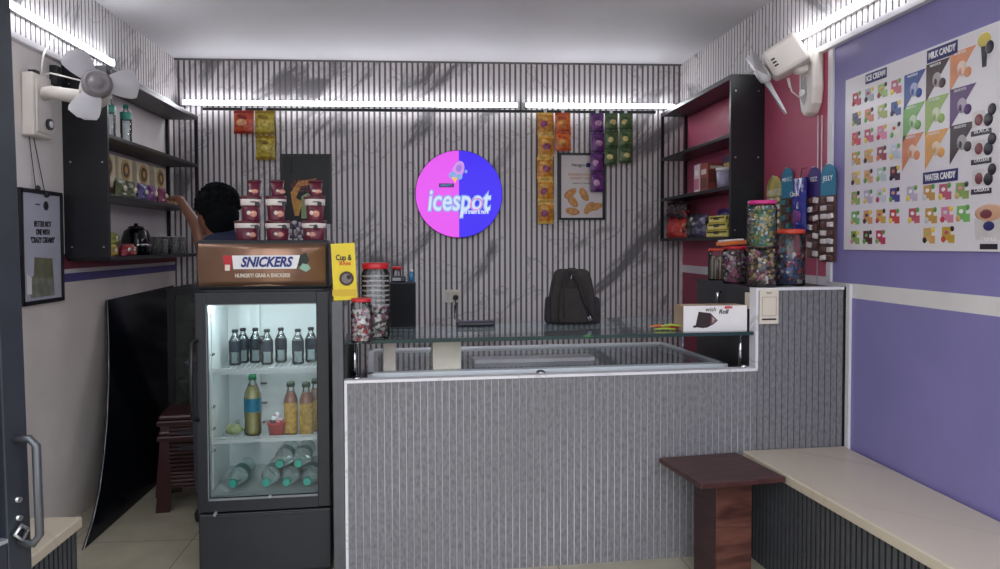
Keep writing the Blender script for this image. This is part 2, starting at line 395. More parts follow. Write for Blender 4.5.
MB().bb((x2, -.004, 0), (x2+.02, .06, 1.283)).build('end_post', black, ctr)
# raised right cabinet behind the panel
cab = MB(); cab.prism([(x1, .05), (x2, .05), (cb1.x, cb1.y), (cb0.x, cb0.y)], (0, 0, 0), X3, Y3, 1.265); cab.build('raised_cabinet', P('cabinet_black', (30, 32, 35), .4), ctr)
MB().prism([(x1-.012, .05), (x2, .05), (cb1.x, cb1.y), (cb0.x-.012, cb0.y)], (0, 0, 1.265), X3, Y3, .016).build('raised_cabinet_top', dark, ctr)
k = at(717, 290, X=1.56)
hd = MB(); hx = x1+(cb0.x-x1)*.46; hd.tube([(hx, .46, 1.232), (hx-.02, .46, 1.225), (hx-.02, .46, 1.165), (hx, .46, 1.158)], .008); hd.build('handle', chrome, ctr)
MB().bb((x1-.003, .055, 1.175), (x1+.012, .11, 1.255)).build('paper_tag', cream, ctr)
# left side wall + grey post
MB().bb((-.004, .05, 0), (.012, .45, 1.048)).build('side_panel', P('side_dark_glass', (32, 40, 42), .15), ctr)
po = MB(); po.bb((-.052, -.012, 0), (-.002, .09, 1.25), bev=.004); po.bb((-.030, -.016, 0), (-.024, -.01, 1.245)); po.build('corner_post', P('post_grey', (98, 99, 102), .35, .5), ctr)
MB().bb((.0, .45, 0), (.03, .47, 1.048)).build('rear_post', black, ctr)
# glass top on posts
ga, gb = (.013, .02), (x1-.012, .02); gc, gd = (x1+.03, .86), (.013, .42)
gt = MB(); gt.prism([ga, gb, gc, gd], (0, 0, 1.058), X3, Y3, .012); g_top = gt.build('glass_top', glass('counter_glass', (214, 228, 232), .015, 1, .16), ctr)
ed = MB(); ed.bb((.013, .010, 1.055), (x1-.012, .020, 1.072)); ed.build('glass_edge', P('glass_edge_green', (40, 62, 62), .15), ctr)
sup = MB()
for x, y, zb_ in ((.045, .075, .885), (.045, .40, 0), (x1-.045, .075, .885), (x1-.0, .80, 0)): sup.cyl((x, y, zb_), (x, y, 1.05), .008, n=10)
sup.build('glass_support', chrome, ctr)
for x in (.055, x1-.055, .9): MB().lathe([(.001, .0), (.022, .002), (.022, .008), (.012, .016), (.001, .018)], (x, .035, .894), 14).build('stud', chrome, ctr)
# chest freezer behind the front panel
fx0, fx1, fy0, fy1, fz = .10, x1-.035, .21, 1.02, .80
fw = P('freezer_white', (225, 228, 230), .3, var=.03); fz_t = .884
fr = thing('chest_freezer', 'white glass-lidded chest freezer standing behind the counter front', 'freezer', (-.37, cyf(-.37), 0), CANG)
b = MB()
b.bb((fx0, fy0, .06), (fx0+.05, fy1, .84)); b.bb((fx1-.05, fy0, .06), (fx1, fy1, .84)); b.bb((fx0+.05, fy0, .06), (fx1-.05, fy0+.05, .84)); b.bb((fx0+.05, fy1-.05, .06), (fx1-.05, fy1, .84)); b.bb((fx0+.05, fy0+.05, .06), (fx1-.05, fy1-.05, .30))
b.build('body', fw, fr)
ft = MB()
for x in (fx0+.06, fx1-.06):
    for y in (fy0+.06, fy1-.06): ft.cyl((x, y, 0), (x, y, .06), .025, n=10)
ft.build('foot', black, fr)
rim = MB(); rim.bb((fx0, fy0, .84), (fx1, fy0+.055, fz_t), bev=.004); rim.bb((fx0, fy1-.07, .84), (fx1, fy1, fz_t), bev=.004); rim.bb((fx0, fy0, .84), (fx0+.03, fy1, fz_t), bev=.004); rim.bb((fx1-.03, fy0, .84), (fx1, fy1, fz_t), bev=.004)
rim.build('rim', P('freezer_frame', (236, 242, 246), .35, var=.02), fr)
gl_lid = glass('lid_glass', (214, 226, 230), .03, 1, .34)
for a0, a1, zz in ((fx0+.03, fx1-.03, .868),):
    ld = MB().bb((a0+.02, fy0+.05, zz), (a1-.02, fy1-.075, zz+.006)).build('glass_lid', gl_lid, fr)
    [MB().bb((e0, fy0+.045, zz-.002), (e0+.022, fy1-.07, zz+.010)).build('lid_frame', steel, ld) for e0 in (a0, a1-.022)]
MB().bb((fx0+.55, fy0+.25, .873), (fx0+1.2, fy0+.36, fz_t+.010), bev=.003).build('lid_rail', P('rail_white', (225, 222, 224), .3), fr)
# two boxes added on the lid for pale patches in its glass, two inside
for i, (a0, a1, c_, lab) in enumerate(((fx0+.315, fx0+.455, (222, 216, 200), 'wide cream box added on the freezer lid for a pale patch in its glass'), (fx0+.075, fx0+.135, (205, 196, 186), 'narrow beige box added at left end of freezer lid for a pale patch'), (fx0+.7, fx0+1.05, (120, 130, 150), 'grey blue carton inside the freezer middle'), (fx0+1.15, fx0+1.6, (140, 130, 130), 'dull brown carton inside freezer right half'))):
    o = MB(); o.bb((0, 0, 0), (a1-a0, .12 if i < 2 else .5, .155 if i < 2 else .40), bev=.004)
    o.m(1).bb((.0-.001, .05 if i < 2 else .24, .0), (a1-a0+.001, .06 if i < 2 else .26, .156 if i < 2 else .402))
    ob = o.build('freezer_box', [P('carton_%d' % i, c_, .6), P('tape_tan', (190, 170, 130), .4)])
    ob.rotation_euler = (0, 0, CANG); ob.location = Vector((-.37, cyf(-.37), .301 if i > 1 else fz_t+.001)) + Matrix.Rotation(CANG, 3, 'Z') @ Vector((a0, fy0+(.05 if i < 2 else .12), 0))
    tag(ob, lab, 'box', 'cartons of the chest freezer')
CM = Matrix.Translation((-.37, cyf(-.37), 0)) @ Matrix.Rotation(CANG, 4, 'Z')

# QR card without its code
q0 = at(757, 291, Y=cyf(1.56)); q1 = at(778, 325, Y=cyf(1.66))
card = thing('payment_card', 'cream payment card fixed to top left corner of the raised counter panel', 'card', CM @ Vector((x1+.005, -.0065, 1.11)), CANG)
cw, ch = .098, .166
MB().bb((0, -.004, 0), (cw, 0, ch), bev=.001).build('board', cream, card)
text('heading', 'PAY', .016, (cw/2, -.0045, ch-.018), X3, Z3, ink, card, world=False)
f = MB(); f.m(0).bb((.012, -.0048, .038), (cw-.012, -.004, .04)); f.bb((.012, -.0048, .128), (cw-.012, -.004, .130)); f.bb((.012, -.0048, .038), (.014, -.004, .13)); f.bb((cw-.014, -.0048, .038), (cw-.012, -.004, .13)); f.m(1).bb((.012, -.0048, .018), (cw-.012, -.004, .026)); f.build('print', [P('print_brown', (150, 130, 120), .6), ink], card)

# ------------------------------------------------------------------ benches, table
def bench(side):
    if side == 'R':
        a = at(743, 450, Z=.49); xf = 1.507; y1 = 3.252; y0 = YF+.1; xw = XR
        t = thing('bench', 'beige marble topped bench with dark fluted front along the purple wall', 'bench', ((xf+xw)/2, 2.4, 0), 0, 'marble benches by the walls')
        tp = MB(); tp.prism([(xf+.16, y0), (xw-.016, y0), (xw-.016, y1+.036), (xf, y1)], (0, 0, .460), X3, Y3, .042)
        sgn = -1; xa, xb = xf, xw
    else:
        xf = -1.285; y1 = 2.66; y0 = YF+.1; xw = XL
        t = thing('bench', 'beige marble topped bench behind the black glass door', 'bench', ((xf+xw)/2, 2.0, 0), 0, 'marble benches by the walls')
        tp = MB(); tp.prism([(xw+.003, y0), (xf, y0), (xf, y1), (xw+.003, y1)], (0, 0, .452), X3, Y3, .04)
        sgn = 1; xa, xb = xw, xf
    o = tp.build('bench_top', marble('bench_marble'+side, (198, 186, 166), (160, 146, 124), ang=70, rough=.28, thr=.6, vein=.7, stretch=2), t, True)
    mod = o.modifiers.new('b', 'BEVEL'); mod.width = .006; mod.segments = 2
    DF = P('bench_flute', (74, 76, 80), .45, var=.15, scale=30); DG = P('bench_groove', (26, 26, 28), .6)
    fluted('fluted_front', 'y', y0, y1-.02, 0, .458 if side == 'R' else .452, xf-sgn*(.02 if side == 'L' else .025), sgn, .03, .007, [DF, DG], gw=.3, parent=t, world=True)
    if side == 'R':
        for v in t.children[-1].data.vertices: v.co.x += .16*(y1-(v.co.y+t.location.y))/(y1-y0)
    MB().bb((xa+.002+(.26 if side == 'R' else 0), y0+.02, 0), (xb-(.06 if side == 'L' else 0)-.002, y1-.03, .45)).build('base', DG, t, True)
    if side == 'L': fluted('fluted_end', 'x', xw+.003, xf-.02, 0, .452, y1-.006, 1, .03, .006, [DF, DG], parent=t, world=True)
    return t
bench('R'); bench('L')
WOODT = wood('dark_walnut', (58, 34, 34), (92, 56, 52), .35, (3, 26, 3)); WOODF = wood('red_walnut', (62, 34, 30), (108, 68, 58), .35, (2.5, 2.5, 14)); WOODD = wood('side_walnut', (46, 26, 28), (70, 40, 40), .4, (3, 3, 20))
tb = thing('side_table', 'small square dark walnut table on a boxed pedestal before the counter', 'table', (1.300, 3.035, 0), R_(8.5))
MB().bb((-.20, -.19, .475), (.20, .18, .497), bev=.003).build('table_top', WOODT, tb)
pd = MB(); pd.bb((-.085, -.12, .0), (.085, .06, .475), bev=.002); pd.build('pedestal', [WOODF], tb)
pd2 = MB(); pd2.bb((-.0875, -.115, .0), (-.085, .058, .475)); pd2.build('side_panel', WOODD, tb)

# ------------------------------------------------------------------ drinks fridge
FW, FD, FH = .575, .55, 1.52
fx, fy_ = -1.015, 3.118
fg = thing('drinks_fridge', 'black glass-door drinks fridge with brown chocolate bar sign on top', 'fridge', (fx, fy_, 0), CANG)
FM = Matrix.Translation((fx, fy_, 0)) @ Matrix.Rotation(CANG, 4, 'Z')
fblk = P('fridge_black', (30, 32, 37), .4)
fin = P('fridge_liner', (222, 228, 228), .4, var=.03)
b = MB(); z0, z1 = .318, 1.29
b.bb((0, .05, .03), (.03, FD, 1.30)); b.bb((FW-.03, .05, .03), (FW, FD, 1.30)); b.bb((.03, FD-.03, .03), (FW-.03, FD, 1.30)); b.bb((0, .05, 1.27), (FW, FD, 1.30)); b.bb((.03, .05, .03), (FW-.03, FD-.03, .34))
b.build('body', fblk, fg)
hb = MB(); hb.bb((0, .03, 1.30), (FW, FD, FH), bev=.012); hb.build('header_box', fblk, fg)
# brown bowed header sign
hp = MB(); prof = []
for i in range(9):
    a_ = i/8; prof.append((.03-.028*math.sin(PI*(.12+.76*a_)), 1.316+a_*.188))
va = [hp.bm.verts.new((.014, y, z)) for y, z in prof]; vb = [hp.bm.verts.new((FW-.014, y, z)) for y, z in prof]
for i in range(8): hp._f([va[i], vb[i], vb[i+1], va[i+1]], True)
hp._f(va+[]); hp._f(vb[::-1]); hp._f([va[0], va[-1], vb[-1], vb[0]])
brown = P('header_brown', (140, 108, 90), .28, .6, var=.25, scale=4, emit=(120, 90, 70), es=.10)
hs = hp.build('header_sign', brown, fg)
yf = .0005
logo = MB(); logo.m(0).prism([(.165, 1.392), (.435, 1.392), (.455, 1.452), (.160, 1.452)], (0, yf+.001, 0), X3, Z3, .0022)
logo.m(1).prism([(.128, 1.385), (.152, 1.385), (.165, 1.452), (.122, 1.452)], (0, yf+.001, 0), X3, Z3, .002)
logo.m(2).prism([(.13, 1.386), (.15, 1.386), (.152, 1.412), (.13, 1.412)], (0, yf-.002, 0), X3, Z3, .001)
logo.m(3).prism([(.442, 1.408), (.452, 1.452), (.478, 1.463), (.492, 1.43), (.47, 1.395)], (0, yf+.0, 0), X3, Z3, .002)
logo.m(4).prism([(.448, 1.392), (.462, 1.415), (.488, 1.41), (.498, 1.392), (.478, 1.378)], (0, yf-.003, 0), X3, Z3, .002)
logo.build('logo', [paper, red, cream, P('logo_dark_green', (24, 34, 26), .5), P('logo_mint', (140, 182, 160), .5)], hs)
text('lettering', 'SNICKERS', .060, (.305, -.0025, 1.421), X3, Z3, P('snack_blue', (34, 44, 120), .5, var=0), hs, shear=.3, bold=.0022, world=False, width=.225)
text('tagline', 'HUNGRY? GRAB A SNICKERS!', .024, (.29, -.002, 1.363), X3, Z3, cream, hs, bold=.0006, world=False, width=.235)
# liner + light
ln = MB(); ln.bb((.03, .055, .34), (.04, FD-.03, 1.27)); ln.bb((FW-.04, .055, .34), (FW-.03, FD-.03, 1.27)); ln.bb((.04, FD-.05, .34), (FW-.04, FD-.03, 1.27)); ln.bb((.04, .055, .34), (FW-.04, FD-.05, .352)); ln.bb((.04, .055, 1.26), (FW-.04, FD-.05, 1.27))
ln.bb((.10, FD-.085, .5), (.20, FD-.05, 1.26)); ln.build('liner', fin, fg)
MB().bb((.06, .085, 1.245), (FW-.06, .115, 1.26)).build('lamp', P('fridge_lamp', (255, 255, 255), .4, emit=(235, 245, 250), es=26, var=0), fg)
MB().bb((.049, .075, .40), (.053, .079, 1.2)).build('light_strip', P('strip_white', (235, 238, 240), .3), fg)
cl = MB()
for z in (.56, .66, .76, 1.0):
    cl.box((.046, .12, z), (.014, .03, .008)); cl.box((.215, FD-.06, z+.03), (.03, .02, .008))
cl.build('shelf_clip', P('clip_grey', (92, 94, 98), .4), fg)
SHZ = (.372, .604, .918)
wm = P('shelf_wire', (224, 226, 228), .35, .2, var=0)
for z in SHZ[1:]:
    s_ = MB(); s_.bb((.045, .085, z-.006), (FW-.045, .091, z+.012)); s_.bb((.045, .083, z+.016), (FW-.045, .091, z+.021)); s_.bb((.045, FD-.065, z-.006), (FW-.045, FD-.058, z)) ; s_.bb((.045, .083, z-.006), (.052, .091, z+.02)); s_.bb((FW-.052, .083, z-.006), (FW-.045, .091, z+.02))
    for i in range(22): x = .055+i*(FW-.11)/21; s_.bb((x-.0015, .091, z-.004), (x+.0015, FD-.06, z))
    for y in (.2, .35): s_.bb((.045, y, z-.006), (FW-.045, y+.004, z-.003))
    s_.build('wire_shelf', wm, fg)
sb = MB(); sb.bb((.042, .065, .352), (FW-.042, FD-.055, .370)); sb.build('bottom_tray', P('tray_dark', (176, 184, 182), .4), fg)
# door
dr = MB(); dr.bb((0, 0, z0), (.046, .045, z1), bev=.004); dr.bb((FW-.056, 0, z0), (FW, .045, z1), bev=.004); dr.bb((.046, .002, z0), (FW-.056, .043, .368), bev=.0); dr.bb((.046, .002, 1.238), (FW-.056, .043, z1))
door = dr.build('door', fblk, fg)
MB().bb((.046, .018, .368), (FW-.056, .022, 1.238)).build('glass_pane', glass('fridge_glass', (244, 248, 248), .02, .55), door)
gk = MB(); gk.bb((.046, -.001, .368), (FW-.056, .002, .378)); gk.bb((.046, -.001, .368), (.050, .002, 1.238)); gk.bb((.046, -.001, 1.234), (FW-.056, .002, 1.238)); gk.build('gasket', P('gasket_grey', (120, 124, 126), .5), door)
hn = MB(); hn.tube([(.008, .0, 1.08), (-.008, -.03, 1.07), (-.012, -.034, .9), (-.008, -.03, .74), (.008, 0, .73)], .009); hn.build('handle', P('handle_dark', (20, 21, 24), .3), door)
MB().cyl((.31, -.003, .378), (.31, .003, .378), .007, n=10).build('door_badge', steel, door)
bp = MB(); bp.bb((0, .012, .03), (FW, .05, .305), bev=.006); bp.bb((.03, .004, .288), (FW-.03, .02, .300), bev=.002); bp.build('base_panel', P('base_black', (36, 38, 42), .45), fg)
MB().box((.075, .0, .312), (.012, .02, .02), Euler((0, .5, 0)).to_matrix()).build('lock', steel, fg)
MB().bb((.02, .04, 0), (FW-.02, FD-.02, .03)).build('foot_frame', black, fg)

def bottle_prof(h, r, neck=.011):
    return [(r*.75, 0), (r*.98, h*.03), (r, h*.08), (r*.93, h*.22), (r, h*.34), (r, h*.60), (r*.9, h*.70), (r*.55, h*.82), (neck, h*.88), (neck, h*.93)]
def make_bottle(name, h, r, liquid, label_c, cap_c, lab, cat='bottle', group=None, lz=(.36, .60), capn=None, shell=None, neck=.011):
    t = thing(name, lab, cat, (0, 0, 0), 0, group)
    if liquid is not None: MB().lathe([(a*.93, b*.98+.002) for a, b in bottle_prof(h, r, neck)][:-2], n=16).build('drink', liquid, t)
    MB().lathe(bottle_prof(h, r, neck), n=16).build('bottle_body', shell or clear, t)
    MB().lathe([(r*1.015, h*lz[0]), (r*1.015, h*lz[1])], n=16, caps=False).build('wrap_label', label_c, t)
    MB().lathe([(neck*1.35, h*.915), (neck*1.35, h*.985), (neck*1.1, h)], n=12).build('cap', cap_c, t)
    return t
watery = glass('water', (236, 242, 244), .03, .8, .10)
labb = P('label_black', (34, 40, 50), .4, var=.6, scale=60)
capb = P('cap_black', (22, 24, 28), .4)
names7 = ['leftmost', 'second', 'third', 'fourth', 'fifth', 'sixth', 'rightmost']
bt = None
for i, px in enumerate((235, 243, 255.5, 267, 281, 298, 311)):
    y = .30 if i in (0, 3, 5) else .36
    z = SHZ[2]+.001
    x = (px-455+0)/700.0*(3.12+y)  # first guess of world x at that depth
    wp = at(px, 345, Y=3.13+y); loc = Vector((wp.x, wp.y, z))
    lab = 'small black-capped bottle on top fridge shelf, %s of the row' % names7[i]
    if bt is None: bt = make_bottle('water_bottle', .172, .029, watery, labb, capb, lab, group='black-capped bottles on the top fridge shelf', lz=(.38, .68)); bt.location = loc
    else: dup(bt, loc, random.uniform(0, 6), lab)
# middle shelf
z = SHZ[1]+.001
jl = P('yellow_juice', (206, 190, 122), .3, var=.12)
t = make_bottle('juice_bottle', .285, .040, jl, P('label_teal', (44, 120, 150), .4, var=.4, scale=30), P('cap_green', (50, 130, 90), .4), 'big bottle of pale yellow drink with blue label on middle fridge shelf', lz=(.40, .62), neck=.014)
t.location = at(253, 420, Y=3.33); t.location.z = z
red_l = P('mango_drink', (176, 84, 44), .3, var=.1); mlab = P('label_mango', (196, 150, 50), .4, var=.45, scale=45); dgc = P('cap_darkgreen', (50, 74, 52), .4)
for i, (px, yy) in enumerate(((291, 3.32), (306.5, 3.30), (316, 3.38))):
    lab = ('orange-brown juice bottle with dark green cap beside the red cup', 'middle juice bottle with dark green cap on the middle fridge shelf', 'partly hidden juice bottle at the right edge of middle fridge shelf')[i]
    loc = at(px, 420, Y=yy); loc.z = z
    if i == 0: mb_ = make_bottle('juice_bottle', .250, .0325, red_l, mlab, dgc, lab, group='orange-brown juice bottles', lz=(.05, .62), neck=.015); mb_.location = loc
    else: dup(mb_, loc, .4*i, lab)
cup = thing('dessert_cup', 'red cup heaped with white and pink candies on middle fridge shelf', 'cup', (0, 0, 0)); c0 = at(277, 420, Y=3.31); cup.location = (c0.x, c0.y, z)
MB().lathe([(.034, 0), (.036, .002), (.043, .055), (.047, .058), (.047, .064), (.040, .064)], n=18).build('cup_body', red, cup)
q = MB()
for i in range(16):
    a_ = random.uniform(0, 6.28); r_ = random.uniform(0, .03); q.mi = random.choice((0, 0, 1, 2)); q.ell((r_*math.cos(a_), r_*math.sin(a_), .07+random.uniform(0, .035)*(1-r_/.04)), (.012, .012, .009), 8, 5)
q.build('candy_heap', [paper, P('candy_pink', (220, 110, 130), .4), ink], cup, kind='stuff')
lemon = MB(); lemon.ell((0, 0, .026), (.042, .03, .026), 12, 8, noise=.06); lemon.cyl((.04, 0, .026), (.05, 0, .027), .006, .003)
o = lemon.build('wrapped_pack', P('pack_lime', (176, 184, 130), .35, var=.4, scale=30)); c0 = at(234, 432, Y=3.34); o.location = (c0.x, c0.y, z); tag(o, 'pale green wrapped pack lying at left of middle fridge shelf', 'pack')
# lying bottles on the fridge floor
capt = P('cap_teal', (60, 190, 170), .4); wlab = P('label_teal_dark', (34, 110, 100), .4, var=.4, scale=30)
first = None
for i, (px, yy, zz, k) in enumerate(((237, 3.28, 0, 'front left, apart from the others'), (269, 3.27, 0, 'left of the front three together'), (289, 3.27, 0, 'middle of the front three together'), (309, 3.26, 0, 'right of the front three together'))):
    lab = 'water bottle lying on the fridge floor, '+k
    r_ = .043; c0 = at(px, 470, Y=yy)
    loc = Vector((c0.x, 3.20, SHZ[0]+r_+.001))
    if first is None:
        first = thing('lying_water_bottle', lab, 'bottle', loc, 0, 'water bottles lying on the fridge floor'); rm = Euler((R_(-90), 0, 0)).to_matrix(); h = .27
        rm = Euler((R_(90), 0, 0)).to_matrix()
        MB().lathe(bottle_prof(h, r_, .014), (0, h, 0), 16, rm).build('bottle_body', glass('bottle_water', (226, 240, 238), .03, 1, .22), first)
        MB().lathe([(r_*1.01, h*.38), (r_*1.01, h*.60)], (0, h, 0), 16, rm, caps=False).build('wrap_label', wlab, first)
        MB().lathe([(.018, h*.9), (.018, h*.985), (.015, h)], (0, h, 0), 12, rm).build('cap', capt, first)
    else: dup(first, loc, 0, lab)
for i, px in enumerate((284, 302)):
    c0 = at(px, 455, Y=3.3); dup(first, Vector((c0.x-.004, 3.215, SHZ[0]+.044+.080)), 0, 'clear water bottle lying on top of the front ones on fridge floor, %s' % ('left' if i == 0 else 'right'))

# tubs stacked on the fridge
mar = P('tub_maroon', (104, 34, 54), .35, var=.3, scale=18); tlid = P('tub_lid_cream', (228, 218, 212), .4, var=.05); mard = P('tub_lid_maroon', (86, 26, 40), .35)
def make_tub(h, r1, r2, lab, cream_band, group, pic=(216, 150, 130)):
    t = thing('ice_cream_tub', lab, 'tub', (0, 0, 0), 0, group)
    MB().lathe([(r1, 0), (r1*1.01, .003), (r2, h*.90)], n=20).build('tub_body', mar, t)
    if cream_band: MB().lathe([(r2*1.0, h*.60), (r2*1.045, h*.62), (r2*1.06, h*.86), (r2*1.02, h*.87)], n=20, caps=False).build('lid_band', tlid, t)
    MB().lathe([(r2*1.07, h*.86), (r2*1.09, h*.88), (r2*1.09, h*.97), (r2*1.0, h)], n=20).build('lid', mard, t)
    q = MB(); q.m(0).ell((.012, -(r1+r2)/2*.96, h*.26), (.017, .004, h*.14), 10, 6); q.m(1).ell((-.008, -(r1+r2)/2*.96, h*.30), (.010, .004, h*.09), 10, 6)
    q.build('printed_scoop', [P('scoop_pink', pic, .5, var=.3, scale=90), tlid], t)
    if cream_band:
        q = MB(); q.m(0).bb((.0, -r2*1.06-.0015, h*.72), (.024, -r2*1.0, h*.76)); q.m(1).ell((.030, -r2*.98, h*.66), (.011, .004, .012), 10, 6); q.build('printed_mark', [ink, P('badge_grey', (60, 60, 66), .5)], t)
    return t
top = 1.521
big = make_tub(.090, .047, .054, '', True, 'large tubs on the fridge top, bottom row')
mid = make_tub(.115, .036, .045, '', True, 'medium tubs on the fridge, middle row')
sm_ = make_tub(.072, .025, .031, '', False, 'small tubs on the fridge, top row')
posn = ('left', 'middle', 'right')
for i, (px, m2) in enumerate(((247, 251), (277.5, 276), (314, 315))):
    for k, (src, z, pxx, nm) in enumerate(((big, top, px, 'large maroon tub with cream lid resting on the fridge top'), (mid, top+.0905, m2, 'medium maroon tub with cream lid, second from bottom of its stack'), (sm_, top+.206, (254.5, 277.5, 316)[i], 'small dark maroon tub topping its stack on the fridge'))):
        c0 = at(pxx, 210, Y=3.33); lab = '%s, %s stack' % (nm, posn[i])
        if i == 0: src.location = (c0.x, 3.33, z); src['label'] = lab; src.rotation_euler = (0, 0, .5-.3*k)
        else: dup(src, (c0.x, 3.33, z), (.2, -.25)[i-1]+.2*k, lab)
q = MB()
for i in range(26): q.mi = i % 3; q.ell((random.uniform(-.028, .028), random.uniform(-.02, .02), .012+random.uniform(0, .07)), (.013, .011, .009), 7, 5, Euler((random.random()*3, random.random()*3, 0)).to_matrix(), .15)
o = q.build('candy_pouch', [P('pouch_a', (108, 100, 116), .3), P('pouch_b', (70, 62, 76), .3), P('pouch_c', (160, 150, 160), .3)]); c0 = at(295.5, 230, Y=3.34); o.location = (c0.x, 3.34, top); tag(o, 'crinkled grey pouch squeezed between the middle and right tubs on fridge', 'pouch')

# yellow carton on the post
yc = thing('snack_carton', 'tall yellow carton standing on the grey counter corner post', 'carton', CM @ Vector((.002, .04, 1.25)), CANG+R_(3))
yel = P('carton_yellow', (232, 206, 40), .4, var=.05)
MB().box((0, 0, .128), (.104, .055, .252), Euler((0, R_(-2.5), 0)).to_matrix()).build('box', yel, yc)
text('lettering', 'Cup &', .034, (-.002, -.029, .190), X3, Z3, ink, yc, bold=.001, world=False, width=.07)
text('lettering', 'Bites', .026, (.004, -.029, .165), X3, Z3, P('text_orange', (210, 90, 30), .5, var=0), yc, bold=.0006, world=False)
q = MB(); q.m(0).cyl((.01, -.030, .098), (.01, -.026, .098), .032, n=20); q.m(1).cyl((.01, -.031, .098), (.01, -.026, .098), .022, n=16); q.m(2).cyl((.02, -.032, .104), (.02, -.026, .104), .010, n=12); q.build('printed_picture', [P('choc', (66, 44, 34), .5), P('choc2', (120, 110, 110), .5, var=.3, scale=90), ink], yc)
o = MB(); o.bb((-.052, -.0285, .02), (.052, -.0280, .05)); o.build('printed_band', P('band_gold', (214, 180, 40), .4), yc)

# ------------------------------------------------------------------ jars
def make_jar(loc, h, r, lidm, cols, n, lab, clab, fill=.85, lid=True, size=.012, sticks=False, group=None, gcandy=None, rz=0):
    t = thing('storage_jar', lab, 'jar', loc, rz, group)
    MB().lathe([(r*.92, 0), (r, .008), (r, h*.86), (r*.86, h*.91), (r*.84, h*.93)], n=24).build('jar_body', clear, t)
    if lid:
        l_ = MB(); l_.lathe([(r*.93, h*.92), (r*.95, h*.93), (r*.95, h*.985), (r*.88, h)], n=24); l_.build('lid', lidm, t)
    q = MB(); H = h*.9*fill
    if sticks:
        for i in range(n):
            a_ = random.uniform(0, 6.28); rr = r*.84*math.sqrt(random.random()); q.mi = i % len(cols)
            q.cyl((rr*math.cos(a_), rr*math.sin(a_), .008), (rr*math.cos(a_)*.95, rr*math.sin(a_)*.95, H*random.uniform(.85, 1)), size*.5, n=6)
    else:
        for i in range(n):
            a_ = random.uniform(0, 6.28); rr = r*random.uniform(.62, .84); q.mi = random.randrange(len(cols))
            c_ = (rr*math.cos(a_), rr*math.sin(a_), .016+(H-.022)*random.random())
            rm = Euler((random.random()*6, random.random()*6, random.random()*6)).to_matrix()
            q.ell(c_, (size*random.uniform(.8, 1.2), size*.75, size*.62), 6, 4, rm)
        q.mi = 0; q.lathe([(r*.6, .010), (r*.6, H*.96)], n=14)
    o = q.build('wrapped_candies', cols); o.location = loc; tag(o, clab, 'candy', gcandy, 'stuff')
    return t
def cm(n, c): return P('candy_'+n, c, .3, var=.1)
K = dict(gold=cm('gold', (200, 170, 90)), teal=cm('teal', (60, 130, 140)), green=cm('green', (110, 150, 90)), wht=cm('white', (222, 216, 214)), pink=cm('pinkish', (176, 96, 132)), red=cm('red', (180, 44, 48)), blue=cm('blue', (60, 84, 140)), blk=cm('black', (34, 28, 34)), brn=cm('brown', (96, 66, 56)), org=cm('orange', (214, 120, 60)), gry=cm('grey', (120, 120, 124)), cream=cm('cream', (214, 190, 150)), purp=cm('purple', (96, 66, 130)))
ZT = 1.282
orl = P('lid_orange', (206, 70, 46), .35); pkl = P('lid_pink', (206, 48, 130), .35)
lo_ = (1.635, 3.38, ZT)
j = at(763, 287, Z=ZT); make_jar((1.632, 3.33, ZT), .20, .068, orl, [K['blk'], K['gold'], K['cream'], K['brn'], K['wht'], K['pink']], 300, 'clear jar of dark and gold candies carrying the tall pink-lidded jar', 'dark and gold wrapped candies in the lower jar under the pink lid', fill=1.08, lid=False)
make_jar((1.632, 3.33, ZT+.188), .235, .069, pkl, [K['green'], K['teal'], K['gold'], K['wht'], K['teal'], K['cream']], 340, 'pink-lidded jar stacked on another jar on the raised counter', 'green, teal and gold candies in the pink-lidded jar', fill=.98)
make_jar((1.835, 3.45, ZT), .285, .076, orl, [K['blue'], K['blk'], K['red'], K['pink'], K['wht'], K['blue']], 230, 'big clear ribbed jar with orange-red lid beside the purple wall', 'blue, black and red candies in the orange-red lidded jar', fill=.66)
p_ = at(738, 285, Z=ZT); make_jar((1.645, 3.66, ZT), .20, .062, red, [K['pink'], K['blk'], K['wht'], K['brn']], 210, 'clear red-lidded jar of pink and black candies on the raised counter', 'pink and black twisted candies in the red-lidded jar', fill=.95)
make_jar((1.70, 4.0, ZT), .185, .058, orl, [K['cream'], K['gry'], K['brn']], 60, 'short orange-lidded jar of upright wafer sticks, leftmost on raised counter', 'upright wafer sticks in the short orange-lidded jar', sticks=True, size=.011)
o = MB(); o.m(0).bb((0, 0, 0), (.14, .07, .022), bev=.004); o.m(1).bb((.01, .005, .022), (.13, .065, .030), bev=.003); o = o.build('flat_pack', [K['org'], paper]); o.location = (1.57, 3.64, ZT+.201); o.rotation_euler = (0, R_(-4), .1); tag(o, 'orange and white flat pack lying on the red jar lid', 'pack')
# jars on the glass top
ZG = 1.0705
TJ = at(376, 338, Z=ZG); make_jar((TJ.x, TJ.y, ZG), .345, .064, red, [K['wht'], K['gry'], K['pink'], K['brn'], K['blk']], 170, 'tall ribbed clear jar with red lid on left end of glass top', 'mixed candies at the bottom of the tall red-lidded jar', fill=.5)
SJ = at(363, 339, Z=ZG)
make_jar((SJ.x+.004, SJ.y-.115, ZG), .195, .046, red, [K['wht'], K['red'], K['pink'], K['brn'], K['wht']], 130, 'short red-lidded jar standing before the tall jar on glass top', 'red and white candies in the short red-lidded jar', fill=.85)
